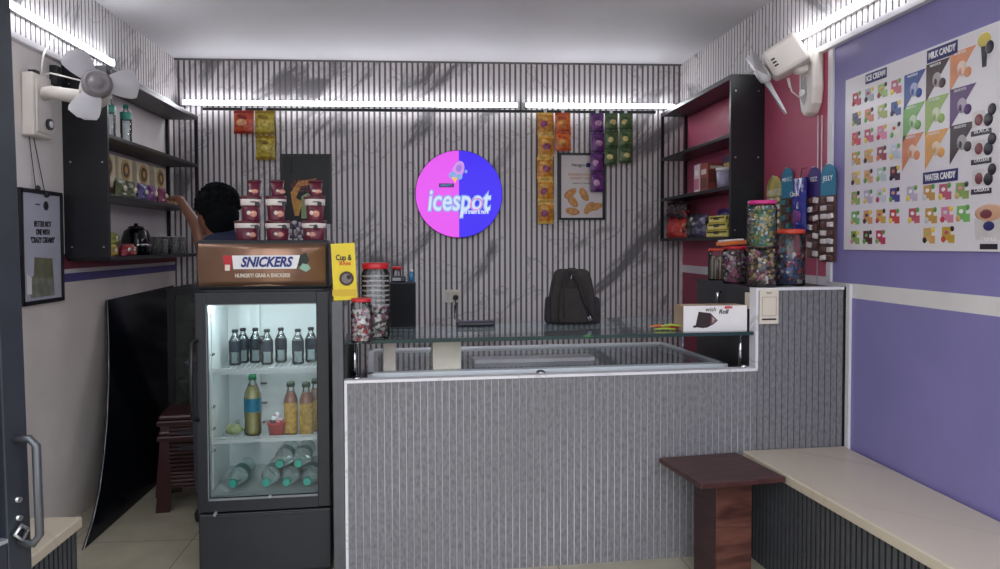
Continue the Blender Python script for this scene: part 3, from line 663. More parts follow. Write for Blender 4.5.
# inner cup stack inside tall jar upper part is the ribbed bands
rb = MB()
for i in range(7): rb.lathe([(.0655, .15+i*.022), (.0665, .154+i*.022), (.0655, .158+i*.022)], (TJ.x, TJ.y, ZG), 24, caps=False)
for ob in list(COL.objects):
    if ob.get('label', '').startswith('tall ribbed clear jar'): rb.build('rib', glass('rib_plastic', (225, 225, 225), .05, 1, .3), ob, True)
BXP = at(403, 327, Z=ZG); BXP.y -= .02
bs = thing('speaker_box', 'black upright box on back of glass top next to the jars', 'box', (BXP.x, BXP.y, ZG), CANG)
MB().bb((-.065, -.05, 0), (.065, .04, .235), bev=.003).build('cabinet', P('speaker_black', (22, 23, 30), .5), bs)
MB().bb((-.060, -.0525, .01), (.060, -.050, .228)).build('front_cloth', P('speaker_cloth', (16, 17, 22), .9, bump=.4, bscale=600), bs)
o = MB(); o.m(0).bb((0, 0, 0), (.075, .035, .03), bev=.006); o.m(1).bb((.008, -.002, .006), (.05, 0, .022)); o = o.build('card_machine', [P('cm_dark', (44, 46, 54), .3), P('cm_screen', (150, 154, 160), .2)]); o.location = (BXP.x-.058, BXP.y-.03, ZG+.236); tag(o, 'small dark device with grey screen on top of the black box', 'device')
t = thing('small_jar', 'small clear jar with red lid on the black upright box', 'jar', (BXP.x-.03, BXP.y+.025, ZG+.236)); MB().lathe([(.020, 0), (.022, .004), (.022, .055), (.018, .062)], n=16).build('jar_body', clear, t); MB().lathe([(.026, .062), (.026, .076), (.022, .078)], n=16).build('lid', red, t)
o = MB(); o.lathe([(.012, 0), (.012, .03), (.008, .04), (.008, .052)], n=12); o.m(1).lathe([(.010, .052), (.010, .062)], n=12); o = o.build('dropper_bottle', [P('blue_bottle', (40, 120, 170), .3), paper]); o.location = (BXP.x+.045, BXP.y, ZG+.236); tag(o, 'tiny blue bottle at right corner of the black upright box', 'bottle')
# black tray-like router with cord
RTP = at(475, 325.5, Z=ZG)
rt = thing('wifi_router', 'flat black router lying at the back of the glass top', 'router', (RTP.x, RTP.y-.02, ZG), CANG)
MB().bb((-.10, -.03, 0), (.10, .03, .027), bev=.008).build('case', P('router_black', (18, 18, 24), .3), rt)
MB().bb((-.09, -.032, .010), (.09, -.029, .018)).build('front_strip', P('router_strip', (48, 50, 56), .3), rt)
for x in (-.09, .09): MB().cyl((x*.9, .028, .016), (x*.9, .045, .018), .006, .005, 8).build('antenna', black, rt)
pl = thing('wall_socket', 'white wall socket plate with a black plug in it', 'socket', (at(453, 296, Y=D).x, D-.002, at(453, 296, Y=D).z))
q = MB(); q.m(0).bb((-.062, -.012, -.05), (.062, .002, .05), bev=.004); q.m(1).bb((-.052, -.0145, -.036), (-.022, -.012, .036), bev=.001); q.m(1).bb((-.016, -.0145, -.036), (.052, -.012, .036), bev=.001); q.build('plate', [P('socket_ivory', (222, 216, 206), .4), P('socket_in', (206, 200, 190), .4)], pl)
plug = thing('plug_and_cord', 'black plug and cord running from the socket down to the router', 'cord', (pl.location.x+.02, D-.017, pl.location.z-.01))
q = MB(); q.lathe([(.004, -.01), (.020, 0), (.022, .02), (.012, .035)], n=12, rot=Euler((R_(90), 0, 0)).to_matrix()); q.build('plug', black, plug)
px_ = plug.location
MB().tube([(px_.x, D-.045, px_.z-.005), (px_.x+.0, D-.04, px_.z-.05), (px_.x-.005, D-.035, px_.z-.12), (px_.x-.01, D-.05, 1.02), (px_.x-.02, D-.3, .94), (px_.x-.02, D-.9, 1.0), (RTP.x-.06, RTP.y+.2, 1.07), (RTP.x-.06, RTP.y+.06, 1.078), (RTP.x-.06, RTP.y+.012, 1.075)], .004).build('cord', black, plug, True)

# backpack
BKP = at(570, 322.5, Z=ZG)
bpk = thing('backpack', 'dark brown-grey backpack standing upright at the back of the glass top', 'backpack', (BKP.x, BKP.y-.04, ZG), R_(-4)); bpk.scale = (.93,)*3
fab = P('bag_fabric', (44, 39, 37), .85, var=.2, scale=20, bump=.3, bscale=300); fabd = P('bag_dark', (28, 27, 34), .8, bump=.3, bscale=300)
def bagbody(w, d, h, m, nm, par, loc=(0, 0, 0), wt=.72):
    q = MB(); bm = bmesh.new(); bmesh.ops.create_cube(bm, size=1); bmesh.ops.subdivide_edges(bm, edges=bm.edges[:], cuts=3, use_grid_fill=True)
    for v in bm.verts:
        z = v.co.z+.5; k = 1-(1-wt)*max(0, z-.25)**1.6/(.75**1.6)
        u = Vector((v.co.x, v.co.y)); v.co = Vector((u.x*w*k, u.y*d*(1-.35*z), z*h))
    mp = {v: q.bm.verts.new(v.co+Vector(loc)) for v in bm.verts}
    for f in bm.faces: q._f([mp[v] for v in f.verts], True)
    bm.free(); o = q.build(nm, m, par); md = o.modifiers.new('s', 'SUBSURF'); md.levels = md.render_levels = 2
    return o
bagbody(.27, .15, .315, fab, 'main_body', bpk)
bagbody(.17, .07, .20, fab, 'front_pocket', bpk, (0, -.075, .01), .85)
bagbody(.06, .12, .15, fabd, 'side_pocket', bpk, (-.125, 0, .003), .8); bagbody(.06, .12, .15, fabd, 'side_pocket', bpk, (.13, 0, .003), .8)
st = MB(); st.tube([(-.01, -.06, .30), (.03, -.10, .24), (.055, -.115, .14), (.10, -.10, .04)], .011, 6); st.build('strap', fabd, bpk)
st = MB(); st.tube([(-.03, -.055, .305), (-.055, -.09, .24), (-.06, -.105, .1), (-.055, -.10, .02)], .008, 6); st.build('strap', fabd, bpk)
MB().tube([(-.03, -.01, .298), (-.02, -.01, .316), (.02, -.01, .316), (.03, -.01, .298)], .005, 6).build('carry_loop', fabd, bpk)
zp = MB(); zp.tube([(-.008, -.075, .285), (-.014, -.082, .262)], .003, 6); zp.tube([(.006, -.075, .287), (.016, -.084, .262)], .003, 6); zp.tube([(.085, -.115, .055), (.10, -.11, .03)], .004, 6); zp.tube([(.075, -.117, .05), (.088, -.114, .026)], .003, 6); zp.build('zip_pull', steel, bpk)

# white carton with chocolate roll picture
CKP = at(683.5, 330, Y=3.31); CKR = at(748, 329, Y=CKP.y)
bx = thing('cake_carton', 'white carton printed with a dark chocolate roll on right of glass top', 'carton', (CKP.x, CKP.y, ZG), R_(2))
bw, bh, bd = CKR.x-CKP.x, .124, .12
q = MB(); q.m(1).bb((0, .003, 0), (bw, bd, bh), bev=.001); q.m(0).bb((0, 0, 0), (bw, .0032, bh)); q.build('box', [P('carton_white', (236, 232, 232), .35, var=.02), P('carton_kraft', (176, 152, 128), .6)], bx)
q = MB(); q.m(0).prism([(.055, .022), (.060, .028), (.075, .096), (.135, .088), (.172, .052), (.150, .034), (.118, .018), (.095, .016)], (0, -.0008, 0), X3, Z3, .001)
q.m(1).prism([(.138, .083), (.170, .052), (.150, .036), (.135, .028)], (0, -.0016, 0), X3, Z3, .001); q.m(0).ell((.058, -.001, .024), (.012, .002, .006), 8, 5)
for i in range(3): q.m(2).prism([(.146+.006*i, .042+.006*i), (.148+.006*i, .042+.006*i), (.146+.003*i, .068-.003*i), (.144+.003*i, .068-.003*i)], (0, -.0026, 0), X3, Z3, .001)
q.build('printed_cake', [P('cake_dark', (48, 32, 36), .4, var=.3, scale=80), P('cake_cut', (110, 74, 80), .5, var=.3, scale=200), cream], bx)
text('lettering', 'wish', .030, (.135, -.0015, .106), X3, Z3, ink, bx, world=False, shear=.2); text('lettering', 'Roll', .030, (.200, -.0015, .094), X3, Z3, ink, bx, world=False, bold=.0006, shear=.2)
text('brand_mark', 'amo', .022, (.225, -.0015, .117), X3, Z3, P('mark_red', (206, 40, 60), .5, var=0), bx, world=False, bold=.001, shear=.2)
o = MB()
for i, (c_) in enumerate(((.0, .0), (.02, .012), (-.02, .02), (.03, -.01))): o.mi = i % 3; o.tube([(-.05+c_[0], c_[1], .006+.006*i), (0+c_[0], c_[1]+.01, .010+.006*i), (.05+c_[0], c_[1]-.01, .006+.006*i)], [.004, .007, .004], 6)
o = o.build('loose_sweets', [cm('lime', (170, 190, 70)), K['red'], K['org']]); o.location = (CKP.x-.075, CKP.y+.05, ZG); tag(o, 'small loose green and red sweets left of the white carton', 'candy', None, 'stuff')
o = MB(); o.ell((0, 0, .006), (.018, .012, .006), 10, 6); o.tube([(.015, 0, .006), (.03, .004, .004)], .002, 6); o = o.build('green_sweet', cm('leaf', (40, 120, 50))); p_ = at(588, 338, Z=ZG); o.location = (p_.x, p_.y+.02, ZG); tag(o, 'tiny green sweet on front edge of the glass top', 'candy')

# ------------------------------------------------------------------ things on the back wall
def on_back(px, py, off=0): p = at(px, py, Y=D-off); return p
def framed(name, px0, py0, px1, py1, lab, bg, fm):
    a, b = on_back(px0, py1, .02), on_back(px1, py0, .02); a.y = b.y = D
    t = thing(name, lab, 'poster', ((a.x+b.x)/2, D-.012, a.z)); w_ = .018
    MB().bb((a.x+w_*.5, D-.012, a.z+w_*.5), (b.x-w_*.5, D-.004, b.z-w_*.5)).build('print', bg, t, True)
    q = MB(); q.bb((a.x, D-.022, a.z), (b.x, D, a.z+w_)); q.bb((a.x, D-.022, b.z-w_), (b.x, D, b.z)); q.bb((a.x, D-.022, a.z+w_), (a.x+w_, D, b.z-w_)); q.bb((b.x-w_, D-.022, a.z+w_), (b.x, D, b.z-w_)); q.build('frame', fm, t, True)
    return t, a, b
t, a, b = framed('framed_poster', 281, 154, 331, 224, 'black framed poster with orange drink picture behind the tubs', P('poster_black', (14, 18, 22), .3, spec=.3), black)
w_ = b.x-a.x; h_ = b.z-a.z
text('lettering', 'A MILKSHAKE', .05, (a.x+w_*.5, D-.0135, a.z+h_*.60), *BK, P('ink_red', (150, 60, 66), .5), t, width=w_*.5); text('lettering', 'SHAKEN FRESH', .05, (a.x+w_*.5, D-.0135, a.z+h_*.54), *BK, MATS['ink_red'], t, width=w_*.6)
text('lettering', 'every day', .03, (a.x+w_*.45, D-.0135, a.z+h_*.48), *BK, MATS['ink_red'], t, width=w_*.25)
q = MB(); ox, oz = a.x+w_*.40, a.z+h_*.08
q.m(0).prism([(0, 0), (.08, 0), (.09, .16), (.05, .2), (0, .17)], (ox, D-.012, oz), X3, Z3, .001); q.m(1).prism([(-.05, .02), (-.02, .02), (.01, .13), (-.04, .16), (.0, .25), (.07, .26), (.12, .31), (.06, .30), (-.02, .29), (-.08, .2), (-.07, .12)], (ox, D-.013, oz), X3, Z3, .001)
q.build('printed_drink', [P('drink_mint', (150, 170, 120), .5), P('drink_gold', (206, 150, 76), .5, var=.3, scale=30)], t, True)
o = MB().bb((a.x+.02, D-.026, b.z-.14), (a.x+.085, D-.021, b.z-.03)).build('corner_sticker', P('sticker_blk', (10, 14, 18), .5), t, True)
t, a, b = framed('framed_poster', 559, 153, 605, 220, 'white framed poster of golden nuggets below the purple snack strip', P('poster_white', (214, 206, 206), .35, var=.02), black)
w_ = b.x-a.x; h_ = b.z-a.z
text('lettering', 'Hangyo', .035, (a.x+w_*.42, D-.0135, a.z+h_*.82), *BK, ink, t, width=w_*.28); MB().ell((a.x+w_*.64, D-.0125, a.z+h_*.82), (.022, .002, .018)).build('printed_badge', navy, t, True)
text('lettering', 'CHICKEN NUGGETS', .03, (a.x+w_*.5, D-.0135, a.z+h_*.68), *BK, P('ink_orange', (206, 140, 80), .5), t, width=w_*.6); text('lettering', 'CRISPY HOT', .03, (a.x+w_*.5, D-.0135, a.z+h_*.62), *BK, MATS['ink_orange'], t, width=w_*.5); text('lettering', 'now in store', .02, (a.x+w_*.5, D-.0135, a.z+h_*.55), *BK, ink, t, width=w_*.4)
q = MB()
for i, (u, v, an) in enumerate(((.25, .40, -35), (.30, .28, 50), (.55, .38, 60), (.30, .13, 10), (.66, .18, -50), (.80, .20, -15))):
    q.ell((a.x+w_*u, D-.012, a.z+h_*v), (.058, .004, .030), 12, 6, Euler((0, R_(an), 0)).to_matrix(), .05)
q.build('printed_nuggets', P('nugget', (206, 150, 90), .6, var=.3, scale=40), t, True)
# round lit sign
sc_ = on_back(459, 194, .05); rs = .338
sg = thing('round_sign', 'round lit shop sign, half pink and half blue, reading icespot', 'sign', (sc_.x, D-.0, sc_.z))
spk = P('sign_pink', (90, 40, 94), .3, var=0, emit=(226, 76, 236), es=.66); sbl = P('sign_blue', (20, 4, 90), .3, var=0, emit=(48, 0, 240), es=.66)
for m_, s_, nm in ((spk, -1, 'pink_half'), (sbl, 1, 'blue_half')):
    po = [(0, -rs), ] + [(s_*rs*math.cos(R_(x)), rs*math.sin(R_(x))) for x in range(-86, 87, 4)] + [(0, rs)]
    if s_ < 0: po = po[::-1]
    MB().prism(po, (sc_.x, D-.002, sc_.z), X3, Z3, .048).build(nm, m_, sg, True)
MB().lathe([(rs+.004, 0), (rs+.004, .045), (rs, .048)], (sc_.x, D-.0, sc_.z), 64, Euler((R_(90), 0, 0)).to_matrix(), caps=False).build('rim', P('sign_rim', (90, 50, 110), .4), sg, True)
swt = P('sign_white', (120, 120, 130), .4, var=0, emit=(205, 222, 250), es=.62); slb = P('sign_lightblue', (70, 90, 120), .4, var=0, emit=(140, 180, 240), es=.55)
yy = D-.051
text('lettering_glow', 'icespot', .235, (sc_.x-.005, yy, sc_.z-.055), *BK, slb, sg, shear=.15, bold=.012, width=.50)
text('lettering', 'icespot', .235, (sc_.x-.005, yy-.002, sc_.z-.055), *BK, swt, sg, shear=.15, bold=.003, width=.49)
text('lettering', 'o', .235, (sc_.x+.128, yy-.004, sc_.z-.062), *BK, P('sign_o', (110, 60, 100), .4, var=0, emit=(230, 140, 225), es=.55), sg, shear=.15, bold=-.004)
text('lettering', 'ice cream & more', .05, (sc_.x+.13, yy-.004, sc_.z-.138), *BK, swt, sg, width=.2, bold=.002)
q = MB(); q.m(0).prism([(-.155, .052), (-.04, .052), (-.04, .082), (-.155, .082)], (sc_.x, yy+.002, sc_.z), X3, Z3, .003); q.build('name_label', navy, sg, True)
text('lettering', 'HANGYO', .03, (sc_.x-.098, yy-.002, sc_.z+.067), *BK, slb, sg, width=.09)
q = MB(); lil = P('pop_lilac', (190, 140, 225), .4, var=.1, emit=(200, 150, 230), es=.5)
rot = Euler((0, R_(18), 0)).to_matrix(); q.m(0).ell((sc_.x-.005, yy+.001, sc_.z+.185), (.045, .006, .075), 16, 10, rot); q.m(1).ell((sc_.x-.045, yy, sc_.z+.145), (.034, .006, .03), 12, 8); q.m(1).ell((sc_.x-.002, yy, sc_.z+.135), (.03, .006, .026), 12, 8); q.m(2).prism([(-.058, .13), (-.03, .085), (-.012, .128)], (sc_.x, yy, sc_.z), X3, Z3, .006); q.m(3).ell((sc_.x+.0, yy-.004, sc_.z+.20), (.022, .004, .03), 12, 8, rot); q.m(1).ell((sc_.x+.055, yy, sc_.z+.175), (.012, .004, .014), 8, 6)
q.build('ice_lolly_picture', [lil, slb, P('cone_yellow', (240, 190, 90), .4, emit=(240, 190, 90), es=.5), P('pop_face', (150, 110, 200), .4, emit=(160, 120, 210), es=.5)], sg, True)

# snack strips hanging from the rail
def packet(w_, h_, c_main, c_blob, c_acc, par, z, k, dx=0):
    q = MB(); bm = q.bm; nx, nz = 6, 8; t_ = .016
    for s_ in (-1, 1):
        g = []
        for j in range(nz+1):
            row = []
            for i in range(nx+1):
                u, v = i/nx*2-1, j/nz*2-1
                puff = max(0, 1-abs(u)**2.4)*max(0, 1-abs(v)**3)
                row.append(bm.verts.new((u*w_/2*(1-.06*(1-abs(v)))+dx, s_*(-.001-t_*puff*(1+.25*math.sin(5*u+k)*math.cos(4*v+k))), z+v*h_/2)))
            g.append(row)
        for j in range(nz):
            for i in range(nx):
                q.mi = 0 if j not in (0, nz-1) else 2
                q._f([g[j][i], g[j][i+1], g[j+1][i+1], g[j+1][i]], True)
    q.m(1).ell((dx+.012*math.sin(k), -.0135, z-.006), (w_*.27, .007, h_*.17), 10, 6); q.m(2).ell((dx-.01, -.0135, z+h_*.22), (w_*.30, .006, h_*.09), 10, 6, Euler((0, .3, 0)).to_matrix())
    return q.build('packet', [c_main, c_blob, c_acc], par)
def strip(px, py0, py1, w_, n, cols, lab):
    p0 = at(px, py0, Y=D-.075); p1 = at(px, py1, Y=D-.075); zt = 2.522; H_ = zt-p1.z; h_ = H_/n
    t = thing('snack_strip', lab, 'snacks', (p0.x, D-.068, zt), R_(random.uniform(-4, 4)), 'snack packet strips hanging from the back rail')
    cs = [P('pk_%s_%d' % (cols[0], i), c_, .28, var=.4, scale=38) for i, c_ in enumerate(cols[1:])]
    for i in range(n): packet(w_, h_*.98, cs[0], cs[1], cs[2], t, -h_*(i+.5), i*1.7+px, dx=.004*math.sin(i*2.2))
    q = MB(); q.bb((-.012, -.001, -.01), (.012, .001, .03)); q.tube([(0, 0, .028), (0, .03, .036), (0, .040, .026)], .0025, 6); q.build('hook', steel, t)
    return t
strip(243.5, 112, 134, .155, 1, ('orange', (206, 84, 50), (226, 160, 110), (150, 36, 34)), 'single orange-red snack packet hanging top left on the rail')
strip(264.5, 112, 160, .150, 2, ('yellow', (190, 170, 54), (214, 196, 90), (150, 120, 30)), 'strip of two yellow snack packets above the black poster')
strip(545.5, 112, 224, .125, 5, ('amber', (206, 136, 44), (150, 66, 110), (232, 180, 90)), 'long strip of five orange snack packets with purple spots')
strip(563, 112, 151, .125, 2, ('peach', (214, 116, 50), (224, 160, 80), (196, 80, 40)), 'short strip of two orange packets above the nugget poster')
strip(597.5, 112, 192, .105, 4, ('violet', (112, 56, 128), (206, 160, 196), (84, 42, 104)), 'strip of four purple snack packets over the nugget poster')
strip(611.5, 112, 165, .104, 3, ('green', (84, 106, 64), (204, 192, 130), (56, 84, 50)), 'strip of three green and yellow packets next to the purple ones')
strip(626, 112, 163, .104, 3, ('leaf', (88, 112, 66), (210, 196, 130), (60, 90, 54)), 'rightmost strip of three green and yellow packets on the rail')
# hooks and odd bits hanging on the rail left

def crumple(q, wy, dx, h, seed, n=7, m=7, axis='y'):
    "standing sealed pouch: thick in the middle, pinched at top and bottom, creased"
    rnd = random.Random(seed*13+5); gs = []
    for s_ in (-1, 1):
        g = []
        for j in range(m+1):
            row = []
            for i in range(n+1):
                u, v = i/n*2-1, j/m*2-1
                pf = (1-abs(u)**3)*(1-max(0, v)**2.5)*(1-max(0, -v)**8*.4)
                e_ = 1+rnd.uniform(-.22, .22) if 0 < i < n and 0 < j < m else 1
                a_ = s_*(.0015+dx/2*pf*e_); b_ = u*wy/2*(1-.06*math.cos(v*3))
                row.append(q.bm.verts.new((a_, b_, (v+1)*h/2) if axis == 'y' else (b_, a_, (v+1)*h/2)))
            g.append(row)
        for j in range(m):
            for i in range(n): q._f([g[j][i], g[j][i+1], g[j+1][i+1], g[j+1][i]], False)
# ------------------------------------------------------------------ left shelf goods
def at_shelf(px, z, side, off=.11):
    X = (XL+off) if side == 'L' else (XR-off)
    r = CR*((px-500-SX)/F_PX) + CF; return Vector((X, X/r.x*r.y, z))
tealc = P('wb_cap', (44, 150, 130), .4); teall = P('wb_label', (60, 160, 140), .4, var=.4, scale=20)
wb = None
for i, (y, x) in enumerate(((4.00, .06), (4.10, .15), (4.22, .06), (4.32, .15))):
    lab = 'water bottle with teal cap on top left shelf board, %s' % ('nearest to the end panel', 'second from the end panel', 'third from the end panel', 'farthest from the end panel')[i]
    if wb is None: wb = make_bottle('water_bottle', .235, .033, watery, teall, tealc, lab, group='teal-capped water bottles on the left shelf', lz=(.62, .80)); wb.location = (XL+x, y, ZLs[2]+.001)
    else: dup(wb, (XL+x, y, ZLs[2]+.001), i, lab)
# middle board: black patterned jar stack, four cartons with round gold picture, bright packs in front
t = thing('storage_jar', 'black and white patterned jar on the middle left shelf board', 'jar', (XL+.12, 4.02, ZLs[1]+.001)); MB().lathe([(.05, 0), (.058, .02), (.058, .15), (.045, .17)], n=18).build('jar_body', P('pattern_bw', (60, 60, 66), .3, var=.95, scale=55), t); MB().lathe([(.052, .17), (.052, .20), (.02, .215)], n=18).build('lid', blackg, t)
cr = None
for i, px in enumerate((127, 138.5, 149, 160)):
    y = (4.17, 4.41, 4.68, 4.97)[i]
    lab = 'pale carton with round golden picture on middle left shelf, %s' % ('nearest', 'second', 'third', 'farthest')[i]
    if cr is None:
        cr = thing('cone_carton', lab, 'carton', (XL+.075, y, ZLs[1]+.001), 0, 'pale cartons with round pictures')
        MB().bb((-.06, -.10, 0), (.03, .10, .255), bev=.003).build('box', P('cone_carton_card', (206, 194, 166), .6), cr)
        q = MB(); q.m(0).cyl((.029, 0, .18), (.033, 0, .18), .064, n=24); q.m(1).cyl((.029, 0, .18), (.0345, 0, .18), .046, n=24); q.m(2).ell((.034, 0, .18), (.003, .022, .024)); q.m(1).bb((.0295, -.07, .03), (.031, .07, .06)); q.build('round_picture', [P('ring_gold', (176, 146, 80), .4), P('pic_brown', (84, 60, 44), .5), P('pic_gold', (190, 150, 84), .5)], cr)
    else: dup(cr, (XL+.075, y, ZLs[1]+.001), 0, lab)
for i, (y, c_, nm) in enumerate(((4.16, (96, 104, 72), 'dull green'), (4.30, (84, 90, 66), 'olive'), (4.47, (72, 66, 130), 'blue violet'), (4.62, (110, 52, 120), 'purple'), (4.80, (130, 56, 90), 'magenta'))):
    q = MB(); crumple(q, .12, .05, .105, i); q.m(1).ell((.030, .005, .05), (.006, .028, .018), 8, 6, noise=.1); o = q.build('snack_pouch', [P('pouch_'+nm.replace(' ', '_'), c_, .3, var=.3, scale=30), P('pouch_spot', (200, 190, 170), .4)]); o.location = (XL+.175, y, ZLs[1]+.001); tag(o, '%s crinkled snack pouch in front of the pale cartons' % nm, 'pouch', 'crinkled pouches on the middle left shelf')
o = MB(); o.m(0).bb((-.05, -.10, 0), (.05, .10, .03), bev=.006); o.m(1).bb((-.04, -.09, .03), (.04, .09, .036), bev=.002); o = o.build('cream_packet', [P('pk_tan', (170, 140, 96), .5), P('pk_cream', (206, 186, 130), .5)]); o.location = (XL+.165, 5.05, ZLs[1]+.001); tag(o, 'cream flat packet at far end of middle left shelf near the hand', 'pack')
# lower board: fruit-coloured sweets, black kettle, glasses
for i, (y, x, z, c_) in enumerate(((3.99, .10, 0, (170, 60, 50)), (4.05, .17, 0, (176, 150, 60)), (4.14, .10, 0, (190, 110, 60)), (4.20, .18, 0, (160, 44, 60)), (4.02, .12, .066, (176, 176, 80)), (4.13, .14, .066, (150, 150, 60)), (4.30, .17, 0, (150, 70, 50)))):
    q = MB(); crumple(q, .085, .06, .068, i+20); q.m(1).ell((.028, -.005, .036), (.005, .018, .012), 8, 5); o = q.build('sweet_bag', [P('swb%d' % i, c_, .35, var=.35, scale=40), paper]); o.location = (XL+x, y, ZLs[0]+.001+z)
    tag(o, '%s bag of sweets on bottom left shelf, %s' % (('red', 'yellow', 'orange', 'crimson', 'lime yellow', 'olive yellow', 'rust brown')[i], ('at the end panel', 'near the shelf edge', 'beside the wall', 'at shelf edge', 'on top of the red one', 'on top at the back', 'next to the black kettle')[i]), 'candy bag', 'little bags of sweets on the bottom left shelf')
kt = thing('electric_kettle', 'black shiny kettle on the bottom left shelf beside sweets', 'kettle', (XL+.125, 4.50, ZLs[0]+.001), R_(20))
MB().lathe([(.075, 0), (.085, .02), (.088, .09), (.07, .15), (.05, .165)], n=22).build('body', blackg, kt); MB().lathe([(.05, .165), (.04, .178), (.012, .182), (.012, .197)], n=16).build('lid', black, kt)
MB().tube([(0, -.08, .13), (0, -.14, .12), (0, -.14, .04), (0, -.085, .03)], .010).build('handle', black, kt); MB().lathe([(.079, .05), (.09, .052), (.09, .066), (.088, .068)], n=22, caps=False).build('steel_band', chrome, kt); MB().cyl((0, .07, .09), (0, .12, .145), .02, .012).build('spout', blackg, kt)
gls = None
for i, (y, x, s_) in enumerate(((4.72, .10, .8), (4.84, .17, .8), (4.92, .08, 1.0), (5.02, .17, 1.0), (5.08, .08, 1.0), (5.17, .17, 1.0), (5.23, .07, 1.0))):
    lab = 'clear drinking glass on the bottom left shelf, %s counting from the kettle' % ('first', 'second', 'third', 'fourth', 'fifth', 'sixth', 'seventh')[i]
    if gls is None:
        gls = thing('drinking_glass', lab, 'glass', (XL+x, y, ZLs[0]+.001), 0, 'clear drinking glasses on the bottom left shelf'); gls.scale = (s_,)*3
        MB().lathe([(.026, 0), (.028, .004), (.036, .12), (.033, .12), (.026, .010)], n=16).build('bowl', glass('tumbler', (225, 228, 226), .02, 1, .15), gls)
        MB().lathe([(.0355, .116), (.037, .118), (.0355, .121)], n=16, caps=False).build('rim', chrome, gls)
    else: dup(gls, (XL+x, y, ZLs[0]+.001), 0, lab, scale=s_)

# ------------------------------------------------------------------ right shelf goods
def rbox(name, lab, cat, y0, y1, x0, x1, z, h, mats, group=None):
    q = MB(); q.m(0).bb((XR-x0, y0, z), (XR-x1, y1, z+h), bev=.003); q.m(1).bb((XR-x1-.001, y0+.01, z+h*.12), (XR-x1, y1-.01, z+h*.5)); q.m(1).bb((XR-x1+.01, y0-.001, z+h*.3), (XR-x0-.01, y0, z+h*.75)); q.m(2).bb((XR-x1-.0015, y0+.02, z+h*.62), (XR-x1, y1-.02, z+h*.8)); q.m(2).bb((XR-x1+.02, y0-.0015, z+h*.8), (XR-x0-.02, y0, z+h*.9))
    o = q.build(name, mats); tag(o, lab, cat, group); return o
zz = ZRs[1]+.001
rbox('snack_carton', 'upright white and pink carton on middle board of right shelf', 'carton', 4.80, 4.90, .03, .15, zz, .20, [P('rc_white', (216, 196, 200), .45), P('rc_pink', (190, 110, 130), .5), paper])
rbox('snack_carton', 'brick red carton between the white and the dark blue ones on right shelf', 'carton', 4.64, 4.76, .03, .16, zz, .19, [P('rc_brick', (150, 76, 66), .5), P('rc_brick2', (110, 56, 50), .5), cream])
rbox('snack_carton', 'dark blue carton at the back of middle right shelf board', 'carton', 4.30, 4.58, .02, .08, zz, .22, [P('rc_navy', (48, 44, 84), .45), P('rc_navy2', (80, 70, 120), .5), K['gold']])
t = thing('plastic_tub', 'pale lilac tub before the dark blue carton on right shelf', 'tub', (XR-.14, 4.40, zz)); MB().lathe([(.046, 0), (.054, .11)], n=18).build('tub_body', P('tub_lilac', (176, 170, 196), .4), t); MB().lathe([(.058, .11), (.058, .125), (.05, .13)], n=18).build('lid', paper, t)
zz = ZRs[0]+.001
def pouchbag(loc, r, c1, c2, lab, group, rz=0, seed=0):
    q = MB(); crumple(q, r[1]*2, r[0]*2, r[2]*2, int(loc[1]*100)); crumple(q, r[0]*1.9, r[1]*1.2, r[2]*1.8, int(loc[1]*70), axis='x')
    for i in range(9):
        a_ = random.uniform(-2.6, .6); q.mi = 1+i % 2; q.ell((r[0]*.9*math.cos(a_)*.8, r[1]*.9*math.sin(a_)*.9, r[2]*random.uniform(.5, 1.6)), (r[0]*.34, r[1]*.32, r[2]*.16), 7, 5, Euler((random.random(), random.random(), 0)).to_matrix(), .1)
    o = q.build('snack_bag', [P(c1[0], c1[1], .3, var=.35, scale=30), P(c2[0], c2[1], .35, var=.3, scale=40), K['blk']]); o.location = loc; o.rotation_euler = (0, 0, rz); tag(o, lab, 'snack bag', group); return o
gr = 'snack bags on the bottom board of the right shelf'
pouchbag((XR-.14, 5.30, zz), (.055, .08, .085), ('bagr1', (170, 44, 46)), ('bagr1b', (216, 110, 80)), 'red snack bag at the far end of bottom right shelf, on the board', gr)
pouchbag((XR-.15, 5.12, zz), (.05, .08, .075), ('bagr2', (188, 60, 50)), ('bagr2b', (214, 150, 110)), 'orange-red snack bag second from the far end of right shelf', gr)
pouchbag((XR-.14, 5.30, zz+.16), (.055, .08, .06), ('bagr3', (52, 30, 36)), ('bagr3b', (150, 90, 70)), 'dark maroon snack bag on top of the farthest red one', gr)
pouchbag((XR-.15, 5.11, zz+.145), (.05, .075, .06), ('bagr4', (44, 28, 32)), ('bagr4b', (190, 60, 56)), 'black and red snack bag on top of the orange-red one', gr)
pouchbag((XR-.13, 4.93, zz), (.055, .075, .085), ('bagr5', (50, 48, 54)), ('bagr5b', (150, 140, 130)), 'charcoal snack bag in the middle of bottom right shelf', gr)
pouchbag((XR-.13, 4.76, zz), (.05, .07, .08), ('bagr6', (74, 70, 100)), ('bagr6b', (140, 130, 150)), 'grey violet snack bag next to the yellow boxes', gr)
pouchbag((XR-.07, 4.56, zz), (.05, .09, .095), ('bagr7', (66, 48, 116)), ('bagr7b', (90, 80, 160)), 'blue violet snack bag standing behind the yellow boxes', gr)
for i in range(3):
    o = rbox('biscuit_box', 'yellow box with black lettering on right shelf, %s of the three' % ('bottom', 'middle', 'top')[i], 'box', 4.24+.02*i, 4.58-.02*i, .10, .19, zz+i*.046, .044, [P('bb_yellow', (206, 190, 70), .45), P('bb_yellow2', (226, 214, 130), .5), ink], 'yellow boxes stacked on the right shelf')
    text('lettering', 'ROLLZ', .026, (XR-.1915, 4.41, zz+i*.046+.026), *RW, ink, o, bold=.001)
    text('lettering', 'ROLLZ', .026, (XR-.145, 4.24+.02*i-.0012, zz+i*.046+.024), *BK, ink, o, bold=.001)

